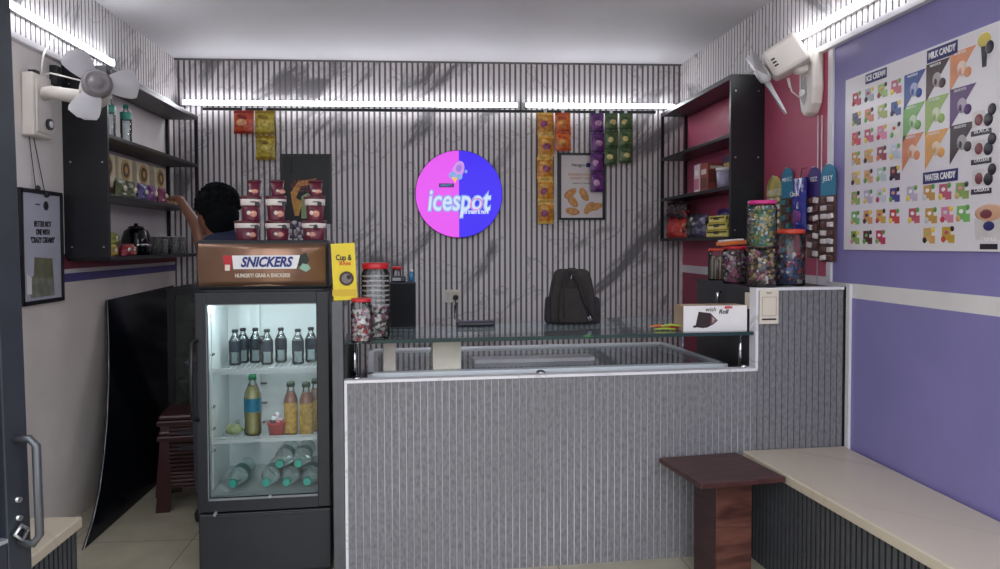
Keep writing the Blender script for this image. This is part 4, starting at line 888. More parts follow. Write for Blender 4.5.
# ------------------------------------------------------------------ hanging candy cards on the pink wall
def candy_card(pxa, pxb, pyt, pyb, head, body, dots, lab, hook=True, off=.012):
    ya, yb = at(pxa, 200, X=XR-off).y, at(pxb, 200, X=XR-off).y; yc_ = (ya+yb)/2; w_ = abs(ya-yb); zt = at((pxa+pxb)/2, pyt, X=XR-off).z; zb = at((pxa+pxb)/2, pyb, X=XR-off).z; H_ = zt-zb
    t = thing('candy_card', lab, 'candy card', (XR-off, yc_, zt), 0, 'candy cards hanging on the right wall')
    hh = H_*.32; hw = w_/2
    po = [(-hw, -hh), (hw, -hh), (hw, -hw*.9)] + [(hw*math.cos(R_(x)), -hw*.9+hw*.9*math.sin(R_(x))) for x in range(15, 180, 15)] + [(-hw, -hw*.9)]
    MB().prism(po, (0, 0, 0), -Y3, Z3, .004).build('header', head, t)
    q = MB(); q.m(0).bb((-.003, -hw*.95, -H_), (.004, hw*.95, -hh)); rows = max(3, int((H_-hh)/.042))
    for i in range(rows):
        for s_ in (-1, 1):
            q.mi = 1+(i+(s_ > 0)) % (len(dots)); q.box((-.008, s_*hw*.45, -hh-(i+.5)*(H_-hh)/rows), (.014, hw*.62, (H_-hh)/rows*.6), Euler((random.uniform(-.2, .2), 0, 0)).to_matrix(), bev=.003)
    q.build('blister_strip', [body]+dots, t)
    text('lettering', ('POP', 'JELLY', 'MINTZ', 'FIZZ', 'CHOCO')[int(pxa) % 5], w_*.28, (XR-off-.0045, yc_, zt-hw*1.1), *RW, paper, t)
    MB().cyl((off-.0005, 0, -.004), (-.014, 0, .0), .003, n=8).build('nail', steel, t)
    return t
ct = P('card_teal', (44, 130, 160), .4); cb_ = P('card_blue', (50, 62, 150), .35); cp_ = P('card_purple', (62, 44, 116), .4); cyl_ = P('card_yellow', (196, 186, 110), .4, var=.3); brb = P('strip_brown', (84, 58, 52), .35); 
candy_card(767, 782, 176, 240, cyl_, P('strip_grn', (120, 120, 90), .4), [K['cream'], K['wht']], 'yellow-green headed candy card, leftmost on the pink wall')
candy_card(782, 793, 168, 262, ct, brb, [K['brn'], K['teal']], 'narrow teal headed candy card second from left on the pink wall')
candy_card(808, 820.5, 167, 258, cp_, brb, [K['wht'], K['brn']], 'dark purple headed candy card left of the big teal one')
candy_card(821, 836, 164, 262, ct, brb, [K['wht'], K['brn'], K['wht']], 'big teal headed candy card nearest the purple wall')
# deep blue bag of sweets hanging between them
ya = at(800, 200, X=XR-.04).y; zt = at(800, 178, X=XR-.04).z; zb = at(800, 232, X=XR-.04).z
t = thing('sweet_pouch', 'shiny deep blue pouch hanging above the orange-red jar lid', 'pouch', (XR-.04, ya, zt), 0)
q = MB(); H_ = zt-zb; crumple(q, .135, .05, H_, 3); q.bm.transform(Matrix.Translation((0, 0, -H_))); q.build('pouch_body', P('pouch_deepblue', (46, 52, 138), .2, var=.3, scale=15), t)
q = MB(); q.ell((-.02, 0, -H_*.72), (.010, .045, H_*.16), 10, 7); q.build('window', P('pouch_purple', (74, 40, 100), .25), t)
text('lettering', 'Choki', .04, (XR-.072, ya, zt-H_*.3), *RW, paper, t, width=.09)
MB().tube([(0, 0, -.01), (.01, 0, .05), (.039, 0, .055)], .0025, 6).build('string', ink, t)
# cords from the right fan
q = MB(); q.tube([at(818, 115, X=XR-.006), at(817.5, 200, X=XR-.006), at(817, 285, X=XR-.006)], .003, 6); q.tube([at(822, 115, X=XR-.006), at(821, 200, X=XR-.006), at(821, 240, X=XR-.006)], .003, 6)
hcord = q

# ------------------------------------------------------------------ menu board on the purple wall
MY0, MY1, MZ0, MZ1 = 3.318, 2.02, 1.464, 2.288
xb = XR-.012
mn = thing('menu_board', 'large white ice cream menu board on the purple right wall', 'menu', (XR, (MY0+MY1)/2, MZ0))
MB().bb((xb, MY1, MZ0), (XR, MY0, MZ1), bev=.001).build('board', P('menu_white', (226, 222, 226), .25, var=.01), mn, True)
def mp_(px, py): return at(px, py, X=xb)
def mrect(q, y, z, w_, h_, lift=.001): q.bb((xb-lift, y-w_/2, z-h_/2), (xb+.0005, y+w_/2, z+h_/2))
for i, (s_, px, py, w_, h_) in enumerate((('ICE CREAM', 876, 76, .15, .045), ('MILK CANDY', 942, 52, .165, .052), ('WATER CANDY', 940, 176.5, .19, .048))):
    c_ = mp_(px, py); q = MB(); mrect(q, c_.y, c_.z, w_, h_); hl = q.build('heading_label', navy, mn, True)
    text('heading_text', s_, .036, (xb-.0015, c_.y, c_.z), *RW, paper, hl, bold=.001, width=w_*.88)
tile = [cm('t%d' % i, c_) for i, c_ in enumerate(((176, 60, 76), (150, 156, 168), (150, 176, 96), (190, 90, 110), (60, 56, 66), (206, 120, 90), (170, 180, 90), (44, 74, 140), (200, 66, 90), (190, 80, 110), (214, 130, 160), (206, 206, 196), (196, 150, 80), (206, 160, 100), (150, 70, 76), (190, 200, 214), (196, 176, 110), (210, 170, 120), (176, 196, 190), (66, 44, 44), (140, 166, 84), (186, 176, 196), (190, 196, 200), (60, 62, 130), (120, 180, 100), (206, 150, 90), (196, 160, 60), (190, 70, 60), (130, 170, 80), (90, 50, 56), (190, 60, 90)))]
pal = tile+[paper, cm('tl_green', (96, 160, 70)), cm('tl_yel', (226, 200, 80)), cm('tl_dark', (40, 36, 44))]
def product(q, y, z, s, k):
    "a small printed product picture: pack, cup and fruit"
    idx = k % len(tile)
    q.mi = idx; mrect(q, y+s*.10, z+s*.02, s*.52, s*.62, .0010)
    q.mi = idx; q.prism([(-s*.05, -s*.42), (s*.36, -s*.38), (s*.40, -s*.02), (s*.02, s*.05)], (xb+.0004, y, z), -Y3, Z3, -.0016) if False else mrect(q, y-s*.22, z-s*.22, s*.36, s*.36, .0014)
    q.mi = (k*5+3) % len(tile) if k % 3 else len(tile); q.ell((xb-.0008, y+s*.10, z+s*.08), (.0012, s*.14, s*.10), 8, 5)
    q.mi = len(tile)+1+(k % 3); q.ell((xb-.001, y-s*.26, z+s*.24), (.0012, s*.13, s*.13), 8, 5)
    q.mi = len(tile)+1+((k+1) % 3) if k % 2 else (k*7) % len(tile); q.ell((xb-.001, y+s*.28, z-s*.24), (.0012, s*.15, s*.15), 8, 5)
# ice cream grid, 4 columns x 8 rows, measured on the wall plane
cols_y = [mp_(x, 200).y for x in (855.5, 868, 881, 894.5)]
for r_ in range(8):
    for c_ in range(4):
        if r_ == 7 and c_ == 3: continue
        ztop = mp_(855.5, 99).z; zbot = mp_(855.5, 237).z; z_ = ztop+(zbot-ztop)*r_/7
        q = MB(); product(q, cols_y[c_], z_+(.0 if c_ < 3 else -.004), .085, r_*4+c_); q.build('product_picture', pal, mn, True)
for i, (x, y) in enumerate(((912, 193), (929, 192), (945, 191), (962, 190), (914, 215), (931, 215), (947, 214), (963, 213), (929, 235), (948, 234))):
    c_ = mp_(x, y); q = MB(); product(q, c_.y, c_.z, .086, (21, 12, 3, 20, 3, 12, 10, 24, 13, 26)[i]); q.build('product_picture', pal, mn, True)
flags = ((915, 90, (44, 74, 150)), (938, 80, (66, 46, 44)), (963, 69, (222, 150, 110)), (914, 122, (110, 170, 84)), (937, 115, (150, 180, 90)), (963, 106, (84, 46, 110)), (913, 152, (214, 134, 90)), (937, 149, (222, 160, 80)), (963, 143, (56, 44, 46)))
fm = []
for i, (x, y, c_) in enumerate(flags):
    p_ = mp_(x, y); w_ = .132; h_ = .150; fm.append(cm('flag%d' % i, c_)); fm.append(cm('flagl%d' % i, tuple(int(v*.35+150) for v in c_)))
    q = MB(); q.mi = len(fm)-2; q.prism([(-w_/2, -h_/2), (w_*.48, h_/2), (-w_/2, h_/2)], (xb+.0004, p_.y, p_.z), -Y3, Z3, .0012)
    q.mi = len(fm)-1; q.ell((xb-.0004, p_.y+.006, p_.z+.004), (.0016, .026, .03), 10, 6); q.mi = len(fm)-2; q.ell((xb-.001, p_.y-.024, p_.z-.016), (.0016, .02, .02), 10, 6); q.ell((xb-.001, p_.y+.012, p_.z-.004), (.0022, .010, .014), 8, 5); q.build('candy_flag_picture', list(fm), mn, True)
for i, (x, y, c_) in enumerate(flags):
    p_ = mp_(x, y); text('flag_text', 'MAXSTICK', .014, (xb-.0016, p_.y+.014, p_.z+.064), *RW, paper, mn, width=.06)
q = MB(); c0 = mp_(984, 52); PM = [cm('p_dark', (40, 38, 46)), cm('p_yel', (206, 186, 90)), cm('p_wht', (206, 200, 200)), cm('p_mar', (120, 60, 66)), cm('p_pch', (206, 160, 130)), navy]
q.m(0).prism([(-.014, .03), (.018, .03), (.012, -.055), (-.006, -.055)], (xb+.0004, c0.y, c0.z), -Y3, Z3, .0016); q.m(1).ell((xb-.0006, c0.y, c0.z+.045), (.002, .032, .026), 12, 7); q.m(0).ell((xb-.001, c0.y-.026, c0.z+.012), (.0025, .02, .024), 12, 7); q.build('tub_picture', PM, mn, True)
for i, y in enumerate((117, 146, 176)):
    c_ = mp_(982, y); q = MB(); q.m(2).bb((xb-.001, c_.y-.012, c_.z-.035), (xb, c_.y+.045, c_.z+.025)); q.m(3).ell((xb-.001, c_.y+.014, c_.z-.008), (.0018, .02, .022), 10, 6); q.m(0).ell((xb-.0015, c_.y-.030, c_.z-.014), (.002, .022, .024), 12, 7); q.m(0).ell((xb-.0012, c_.y-.046, c_.z+.02), (.002, .020, .022), 12, 7)
    q.m(0).bb((xb-.001, c_.y-.045, c_.z-.066), (xb, c_.y+.05, c_.z-.046)); q.build('tub_picture', PM, mn, True)
c_ = mp_(989, 226); q = MB(); q.m(2).prism([(-.06, -.05), (.06, -.05), (.07, .03), (-.07, .03)], (xb+.0004, c_.y, c_.z), -Y3, Z3, .0015); q.m(4).ell((xb-.0006, c_.y, c_.z+.048), (.002, .068, .032), 12, 7); q.m(3).ell((xb-.0012, c_.y+.01, c_.z+.045), (.002, .035, .020), 12, 7); q.m(5).ell((xb-.0014, c_.y-.0, c_.z+.0), (.002, .026, .018), 12, 7); q.m(0).bb((xb-.001, c_.y-.04, c_.z-.085), (xb, c_.y+.04, c_.z-.065))
q.build('tub_picture', PM, mn, True)
for i, (x, y, s_) in enumerate(((982, 131, 'BLACK'), (982, 160, 'CHOCOLATE'), (982, 190, 'CASSATA'), (989, 239.5, 'TRIFLE'))):
    c_ = mp_(x, y); text('caption', s_, .018, (xb-.0018, c_.y, c_.z), *RW, paper, mn, width=.07)

# ------------------------------------------------------------------ left hanging poster
pa, pb = at(19, 190, X=XL), at(58, 301, X=XL)
yA, yB = 3.455, 3.83; zA, zB = 1.212, 1.772; xl = XL+.016
lp = thing('hanging_poster', 'black framed white poster hung on two cords on left wall', 'poster', (XL, (yA+yB)/2, zB))
MB().bb((XL+.003, yA, zA), (XL+.012, yB, zB)).build('print', P('lposter_paper', (188, 190, 206), .2, var=.02), lp, True)
q = MB()
for a_, b_ in (((yA-.004, zA-.004), (yB+.004, zA+.016)), ((yA-.004, zB-.016), (yB+.004, zB+.004)), ((yA-.004, zA), (yA+.014, zB)), ((yB-.014, zA), (yB+.004, zB))): q.bb((XL+.001, a_[0], a_[1]), (XL+.02, b_[0], b_[1]))
q.build('frame', black, lp, True)
yc_ = (yA+yB)/2+.005
for s_, z_ in (('BETTER NOT', 1.605), ('ONE WITH', 1.565), ("'CRAZY CREAMY'", 1.525)): text('lettering', s_, .04, (XL+.0135, yc_, z_), *LW, ink, lp, width=.0155*len(s_), bold=.001)
q = MB(); q.m(0).ell((XL+.0125, yc_+.035, 1.70), (.002, .025, .024)); q.m(0).bb((XL+.011, yc_-.06, 1.70), (XL+.0135, yc_-.02, 1.706)); q.build('printed_badge', ink, lp, True)
q = MB(); q.m(0).prism([(-.12, .0), (.10, .0), (.09, .13), (-.02, .15), (-.11, .10)], (XL+.012, yc_, zA+.03), Y3, Z3, .001); q.m(1).prism([(-.09, .10), (.09, .09), (.085, .19), (-.08, .2)], (XL+.0125, yc_, zA+.03), Y3, Z3, .001); q.m(2).prism([(-.15, .02), (-.11, .02), (-.11, .1), (-.15, .12)], (XL+.0125, yc_, zA+.03), Y3, Z3, .001); q.build('printed_picture', [P('pic_grey', (130, 132, 120), .5, var=.3, scale=20), P('pic_olive', (116, 116, 92), .5, var=.2, scale=20), paper], lp, True)
q = MB(); q.tube([(XL+.01, 3.60, zB-.01), (XL+.004, 3.56, 2.03)], .002, 6); q.tube([(XL+.01, 3.68, zB-.01), (XL+.004, 3.60, 2.03)], .002, 6); q.ell((XL+.018, 3.60, zB+.01), (.012, .016, .016)); q.ell((XL+.018, 3.68, zB-.015), (.012, .016, .016)); q.build('hanging_cord', ink, lp, True)

# ------------------------------------------------------------------ wall fans
ivory = P('fan_ivory', (214, 208, 202), .38, var=.03); fgrey = P('fan_grey', (150, 148, 150), .35)
def blade(q, c, axis, ang, L_, w0, w1, pitch=.35):
    axis = Vector(axis).normalized(); u = axis.orthogonal().normalized(); v = axis.cross(u); d = (u*math.cos(ang)+v*math.sin(ang)); s_ = axis.cross(d)
    c = Vector(c); n_ = 8; g = []
    for i in range(n_+1):
        k = i/n_; w_ = w0+(w1-w0)*math.sin(min(1, k*1.25)*PI/2) if k < .8 else w1*math.sqrt(max(.02, 1-((k-.8)/.205)**2))
        tw = pitch*(1-.4*k); row = []
        for j, e_ in enumerate((-.5, -.17, .17, .5)):
            row.append(c+d*(.03+L_*k)+(s_*math.cos(tw)+axis*math.sin(tw))*w_*e_+axis*(.010*(1-4*e_*e_)))
        g.append(row)
    for off in (0, .003):
        V = [[q.bm.verts.new(p+axis*off) for p in row] for row in g]
        for i in range(n_):
            for j in range(3): q._f([V[i][j], V[i+1][j], V[i+1][j+1], V[i][j+1]], True)
    return q
# left fan
lf = thing('wall_fan', 'ivory wall fan with three blades on the white left wall', 'fan', (XL, 3.45, 2.05))
b_ = MB(); b_.bb((XL, 3.50, 2.03), (XL+.06, 3.67, 2.335), bev=.010); b_.bb((XL+.055, 3.52, 2.05), (XL+.066, 3.65, 2.31), bev=.006); b_.build('wall_box', ivory, lf, True)
q = MB(); q.cyl((XL+.066, 3.62, 2.10), (XL+.078, 3.62, 2.10), .028, n=20); q.build('dial', ink, lf, True); q = MB(); q.cyl((XL+.078, 3.62, 2.10), (XL+.082, 3.62, 2.10), .016, n=20); q.build('dial_face', paper, lf, True)
hubc = at(97, 84, Y=3.36); ax = Vector((.45, -.88, .12)).normalized()
q = MB(); q.tube([(XL+.05, 3.58, 2.24), (XL+.10, 3.58, 2.25), hubc-ax*.17+Vector((0, 0, -.02))], [.034, .032, .036], 12); q.build('arm', ivory, lf, True)
rt_ = ax.to_track_quat('Z', 'Y').to_matrix()
MB().lathe([(.03, -.21), (.062, -.19), (.072, -.12), (.068, -.05), (.04, -.035)], hubc, 22, rt_).build('motor', ivory, lf, True)
MB().lathe([(.05, -.03), (.066, -.02), (.066, .01), (.052, .03), (.048, .032), (.046, .028), (.030, .03), (.028, .036), (.005, .04)], hubc, 26, rt_).build('hub', P('fan_hubgrey', (134, 130, 134), .3), lf, True)
u_ = ax.orthogonal().normalized(); v_ = ax.cross(u_); tg = CR*math.cos(R_(10))+CU*math.sin(R_(10)); tg = (tg-ax*tg.dot(ax)).normalized(); a0 = math.atan2(tg.dot(v_), tg.dot(u_))
for i in range(3):
    q = MB(); blade(q, hubc-ax*.01, ax, a0+i*2*PI/3, .150, .06, .135, .3); q.build('blade', P('fan_blade', (186, 184, 190), .3, var=.02), lf, True)
q = MB(); q.tube([(XL+.05, 3.60, 2.33), (XL+.07, 3.56, 2.37), (XL+.05, 3.62, 2.45), (XL+.045, 3.72, 2.56)], .005, 8); q.tube([(XL+.06, 3.58, 2.33), (XL+.11, 3.56, 2.34), hubc-ax*.16+Vector((0, 0, .05))], .004, 8); q.build('cord', ivory, lf, True)
q = MB(); q.bb((XL, 3.76, 2.33), (XL+.04, 3.81, 2.43), bev=.004); q.tube([(XL+.03, 3.80, 2.40), (XL+.04, 3.84, 2.34)], .008, 6)
o = q.build('cord_clip', ink); tag(o, 'small black clip on the white wall beside the left fan', 'clip')
MB().bb((XL+.02, 3.53, 2.335), (XL+.055, 3.57, 2.350)).build('switch', ink, lf, True)
# right fan
rf = thing('wall_fan', 'ivory wall fan tilted down with rounded base on the pink right wall', 'fan', (XR, 3.66, 2.3))
q = MB()
po = [(-.065, .15), (-.055, .175), (.05, .185), (.07, .16), (.075, -.02), (.062, -.10), (.03, -.15), (-.01, -.16), (-.045, -.13), (-.062, -.05)]
pc = at(817, 86, X=XR)
q.prism(po, (XR-.001, pc.y, pc.z), -Y3, Z3, .065); o = q.build('wall_box', ivory, rf, True); md = o.modifiers.new('b', 'BEVEL'); md.width = .014; md.segments = 3
q = MB(); q.prism([(-.03, .06), (.01, .05), (.02, -.05), (-.005, -.10), (-.035, -.06)], (XR-.066, pc.y, pc.z), -Y3, Z3, .004); q.build('control_panel', fgrey, rf, True)
MB().cyl((XR-.066, pc.y+.01, pc.z-.035), (XR-.082, pc.y+.01, pc.z-.035), .018, n=18).build('dial', paper, rf, True)
mc = at(785, 60, Y=3.58); vr = (mc-Vector((0, 0, CAMH))).normalized(); ir = vr.cross(Z3).normalized(); iu = ir.cross(vr).normalized(); ax2 = (ir*-.86+iu*-.48-vr*.12).normalized(); rt2 = ax2.to_track_quat('Z', 'Y').to_matrix()
q = MB(); q.tube([(XR-.05, pc.y, pc.z+.09), (XR-.12, pc.y-.02, pc.z+.08), mc+Vector((.04, 0, -.02))], [.03, .028, .034], 12); q.build('arm', ivory, rf, True)
MB().box(mc+Vector((0, 0, .01)), (.165, .17, .19), rt2, taper=.88, bev=.02).build('motor', ivory, rf, True)
hc = mc+ax2*.135
MB().lathe([(.035, -.04), (.05, -.03), (.05, .0), (.038, .018), (.01, .022)], hc, 22, rt2).build('hub', P('fan_white', (222, 222, 226), .3, var=.02), rf, True)
u = ax2.orthogonal().normalized(); v = ax2.cross(u); tgt = ir*.55-iu*.84; tgt = (tgt-ax2*tgt.dot(ax2)).normalized(); a0 = math.atan2(tgt.dot(v), tgt.dot(u))
for i in range(3):
    q = MB(); blade(q, hc-ax2*.01, ax2, a0+i*2*PI/3, .215, .09, .06, .45); q.build('blade', MATS['fan_white'], rf, True)
q = MB(); p0 = at(788, 78, Y=3.6); q.tube([p0, p0+Vector((.02, 0, -.07)), p0+Vector((.06, 0, -.10)), p0+Vector((.09, .03, -.05)), (XR-.07, pc.y, pc.z+.05)], .004, 8); q.cyl(p0+Vector((0, 0, 0)), p0+Vector((.012, 0, -.05)), .008, .006); q.build('pull_cord', ivory, rf, True)
hcord.build('power_cord', P('cord_white', (206, 196, 200), .5), rf, True)
vt = MB()
for i in range(3): vt.box(mc+rt2 @ Vector((.084, .02-.018*i, .055)), (.004, .009, .02), rt2)
vt.build('vent', ink, rf, True)

# ------------------------------------------------------------------ left side: leaning panel, stools, cabinet, door
pts = [(107, 300), (108.5, 340), (108.5, 380), (107, 420), (104, 455), (99.5, 490), (93, 520), (83, 549), (150, 490), (163, 481), (163, 288)]
A0 = Vector((-1.695, 0, 0)); UZ = Vector((-.225, 0, 1.2)).normalized()
nrm = Vector((1.2, 0, .225)).normalized()
poly = []
for px, py in pts:
    r_ = CR*((px-500-SX)/F_PX) - CU*((py-284.5-SY)/F_PX) + CF
    t_ = (A0-Vector((0, 0, CAMH))).dot(nrm)/r_.dot(nrm); p_ = Vector((0, 0, CAMH))+r_*t_
    poly.append((p_.y, max(.001, (p_-A0).dot(UZ))))
poly[-3] = (poly[-3][0], .001); poly[-4] = (poly[-4][0], .001)
poly[-2] = (5.3, .001); poly[-1] = (5.42, 1.215)
o = MB(); o.m(0).prism(poly[::-1], A0, Y3, UZ, -.008)
o = o.build('acrylic_panel', [P('acrylic_black', (12, 15, 24), .16, var=.2, spec=.4)]); tag(o, 'glossy black acrylic panel with a curved edge leaning on the left wall', 'panel')
stn = MB()
for a_, b_ in zip(poly[:7], poly[1:8]):
    p0 = A0+Y3*a_[0]+UZ*a_[1]+nrm*.001; p1 = A0+Y3*b_[0]+UZ*b_[1]+nrm*.001; stn.tube([p0, p1], .003, 6)
stn.build('edge_strip', P('edge_silver', (150, 152, 156), .3, .6), o)
# glass fronted cabinet behind the panel
cbx = thing('glass_cabinet', 'dark glass-fronted cabinet in the back left corner behind the stools', 'cabinet', (-1.38, 4.77, 0))
X0, X1, Y0, Y1, H_ = -1.655, -1.10, 4.56, 4.98, 1.225
q = MB(); q.bb((X0, Y0+.02, 0), (X0+.02, Y1, H_)); q.bb((X1-.02, Y0+.02, 0), (X1, Y1, H_)); q.bb((X0+.02, Y1-.02, 0), (X1-.02, Y1, H_)); q.bb((X0, Y0+.02, H_-.02), (X1, Y1, H_)); q.bb((X0+.02, Y0+.02, 0), (X1-.02, Y1-.02, .08)); q.build('cabinet_body', P('cabinet_dark', (24, 26, 28), .4), cbx, True)
q = MB()
for z_ in (.35, .62, .78, .98): q.bb((X0+.02, Y0+.06, z_-.012), (X1-.02, Y1-.02, z_))
q.build('shelf_board', P('cab_shelf', (128, 134, 130), .5), cbx, True)
q = MB(); q.bb((X0, Y0-.005, .0), (X0+.045, Y0+.02, H_)); q.bb((X1-.045, Y0-.005, .0), (X1, Y0+.02, H_)); q.bb((X0+.045, Y0-.005, H_-.045), (X1-.045, Y0+.02, H_)); q.bb((X0+.045, Y0-.005, 0), (X1-.045, Y0+.02, .08)); d_ = q.build('door', black, cbx, True)
MB().bb((X0+.045, Y0+.004, .08), (X1-.045, Y0+.008, H_-.045)).build('glass_pane', glass('cab_glass', (190, 198, 194), .05, .6, .05), d_, True)
for i, (x_, z_, h_, c_, nm) in enumerate(((-1.54, .982, .13, (120, 122, 112), 'grey plastic-wrapped bundle on upper shelf of the glass cabinet'), (-1.52, .782, .13, (96, 104, 84), 'olive plastic-wrapped bundle on second shelf of the glass cabinet'), (-1.53, .622, .10, (70, 84, 76), 'dark green bundle on third shelf of the glass cabinet'), (-1.53, .352, .13, (150, 150, 96), 'yellowish bundle on the low shelf of the glass cabinet'))):
    q = MB(); q.ell((0, 0, h_/2), (.085, .12, h_/2), 14, 9, noise=.09); o = q.build('wrapped_bundle', P('bundle%d' % i, c_, .15, var=.35, scale=14)); o.location = (x_, 4.77, z_); tag(o, nm, 'bundle', 'plastic-wrapped bundles in the glass cabinet')
# stacked plastic stools
stm = P('stool_brown', (56, 24, 28), .3, var=.1)
def wicker():
    m = bpy.data.materials.new('stool_weave'); m.use_nodes = True; N = m.node_tree.nodes; L = m.node_tree.links; b = N['Principled BSDF']; b.inputs['Roughness'].default_value = .35; b.inputs['Base Color'].default_value = rgb((58, 26, 29))
    tc = N.new('ShaderNodeTexCoord'); wv = N.new('ShaderNodeTexWave'); wv.bands_direction = 'Z'; wv.inputs['Scale'].default_value = 14; wv.inputs['Distortion'].default_value = 1.2; wv.inputs['Detail Scale'].default_value = 8; L.new(tc.outputs['Object'], wv.inputs['Vector'])
    bp = N.new('ShaderNodeBump'); bp.inputs['Strength'].default_value = .9; bp.inputs['Distance'].default_value = .01; L.new(wv.outputs['Fac'], bp.inputs['Height']); L.new(bp.outputs['Normal'], b.inputs['Normal'])
    return m
WV = wicker()
def make_stool(loc, lab):
    t = thing('plastic_stool', lab, 'stool', loc, R_(8), 'brown plastic stools stacked behind the fridge'); h = .455
    MB().box((0, 0, h-.015), (.315, .315, .03), bev=.012).build('seat', stm, t)
    q = MB(); q.box((0, 0, h-.045), (.33, .33, .03), bev=.006); q.build('seat_rim', stm, t)
    for sx_ in (-1, 1):
        for sy_ in (-1, 1):
            q = MB(); p0 = Vector((sx_*.135, sy_*.135, h-.05)); p1 = Vector((sx_*.165, sy_*.165, .0)); d_ = (p0-p1)
            for (ox, oy, w1, w2) in ((0, -sy_*.030, .018, .07), (-sx_*.030, 0, .07, .018)):
                rot_ = d_.to_track_quat('Z', 'Y').to_matrix()
                c_ = (p0+p1)/2+Vector((ox if w1 > .05 else 0, oy if w2 > .05 else 0, 0))
                a4 = [c_+Vector((sx1*w1/2, sy1*w2/2, 0))-d_/2 for sx1, sy1 in ((-1, -1), (1, -1), (1, 1), (-1, 1))]; b4 = [p_+d_ for p_ in a4]
                V = [q.bm.verts.new(p_) for p_ in a4+b4]
                for f in ((3, 2, 1, 0), (4, 5, 6, 7), (0, 1, 5, 4), (1, 2, 6, 5), (2, 3, 7, 6), (3, 0, 4, 7)): q._f([V[i] for i in f], False)
            q.build('leg', stm, t)
    for (cx_, cy_, w1, w2) in ((0, -.155, .2, .012), (0, .155, .2, .012), (-.155, 0, .012, .2), (.155, 0, .012, .2)):
        q = MB(); q.box((cx_, cy_, h*.60), (w1, w2, h*.62)); q.m(1).box((cx_*1.04, cy_*1.04, h*.78), (w1*.45 if w1 > .1 else w1, w2*.45 if w2 > .1 else w2, .022)); q.build('woven_side', [WV, ink], t)
    return t
SX_, SY_ = -1.375, 4.165
make_stool((SX_, SY_, 0), 'lower brown woven-sided plastic stool of the stack by the black panel')
make_stool((SX_, SY_, .088), 'upper brown plastic stool nested on the lower one behind the fridge')

# glass entrance door standing open at the left
dd = Vector((-.40, -.92, 0)).normalized(); P0 = at(31, 569, Y=1.60); P0.z = 0
dn = Vector((dd.y, -dd.x, 0))   # door normal
door1 = bpy.data.objects.new('door_1', None); COL.objects.link(door1); door1.location = P0; door1.rotation_euler = (R_(1.3), 0, math.atan2(dd.y, dd.x)); door1['kind'] = 'structure'
al = P('door_aluminium', (50, 53, 60), .35, .3)
def dbox(x0_, x1_, z0_, z1_, th, m, nm, par=door1, bev=.003): return MB().bb((x0_, -th/2, z0_), (x1_, th/2, z1_), bev=bev).build(nm, m, par)
dbox(0, .055, .01, 2.45, .045, al, 'door_stile'); dbox(.75, .80, .01, 2.45, .045, al, 'door_stile'); dbox(.055, .75, .01, .80, .03, P('door_panel_dark', (44, 47, 54), .4), 'lower_panel'); dbox(.055, .75, .80, .86, .045, al, 'middle_rail'); dbox(.055, .75, 2.38, 2.45, .045, al, 'top_rail')
dbox(.055, .75, .86, 2.38, .008, glass('door_glass', (70, 84, 110), .03, 1, .35), 'glass_pane', bev=0)
dbox(.055, .75, .86, .868, .05, P('rail_silver', (180, 182, 188), .3, .6), 'silver_bead', bev=0)
hz = [at(40, 436, Y=1.58).z, at(44, 543, Y=1.58).z]
for s_ in (-1, 1):
    q = MB(); q.tube([(.028, s_*.022, hz[0]-.006), (.020, s_*.055, hz[0]-.004), (.012, s_*.064, hz[0]-.02), (.012, s_*.064, hz[1]+.02), (.020, s_*.055, hz[1]+.004), (.028, s_*.022, hz[1]+.006)], .009, 10); q.build('pull_handle', P('handle_grey', (92, 94, 98), .3, .6), door1)
q = MB()
for z_ in (hz[1]+.06, hz[1]+.10): q.cyl((.028, -.03, z_), (.028, .03, z_), .006, n=10)
q.build('lock_screw', steel, door1)
q = MB(); q.tube([(.014, .03, hz[1]+.03), (.03, .034, hz[1]+.045), (.044, .03, hz[1]+.03), (.03, .034, hz[1]+.012), (.014, .03, hz[1]+.03)], .005, 8); q.build('lock_ring', steel, door1)

# ------------------------------------------------------------------ person behind the fridge
def skin_mesh(name, verts, edges, mat, parent=None, sub=2, world=True, root=0):
    me = bpy.data.meshes.new(name); me.from_pydata([v[0] for v in verts], edges, []); ob = bpy.data.objects.new(name, me); COL.objects.link(ob)
    sk = ob.modifiers.new('skin', 'SKIN'); sk.use_smooth_shade = True
    for i, v in enumerate(verts):
        rr = v[1] if isinstance(v[1], tuple) else (v[1], v[1]); me.skin_vertices[0].data[i].radius = rr; me.skin_vertices[0].data[i].use_root = (i == root)
    ss = ob.modifiers.new('sub', 'SUBSURF'); ss.levels = sub; ss.render_levels = sub
    bpy.context.view_layer.update()
    m2 = bpy.data.meshes.new_from_object(ob.evaluated_get(bpy.context.evaluated_depsgraph_get())); bpy.data.objects.remove(ob)
    if parent is not None and world: m2.transform(Matrix.Translation(-Vector(parent.location)))
    m2.materials.clear(); m2.materials.append(mat)
    for p_ in m2.polygons: p_.use_smooth = True
    o = bpy.data.objects.new(name, m2); COL.objects.link(o)
    if parent is not None: o.parent = parent
    return o
skin = P('skin', (116, 76, 58), .5, var=.06)
PX, PY = -1.105, 3.86
pr = thing('person', 'person with dark curly hair and navy shirt reaching left behind fridge', 'person', (PX, PY, 0))
def w3(x, y, z): return (PX+x, PY+y, z)
elb = at(197, 226, Y=4.02); hand = at(180, 199, Y=4.20); 
shL = w3(-.095, .05, 1.43); shR = w3(.185, -.02, 1.455)
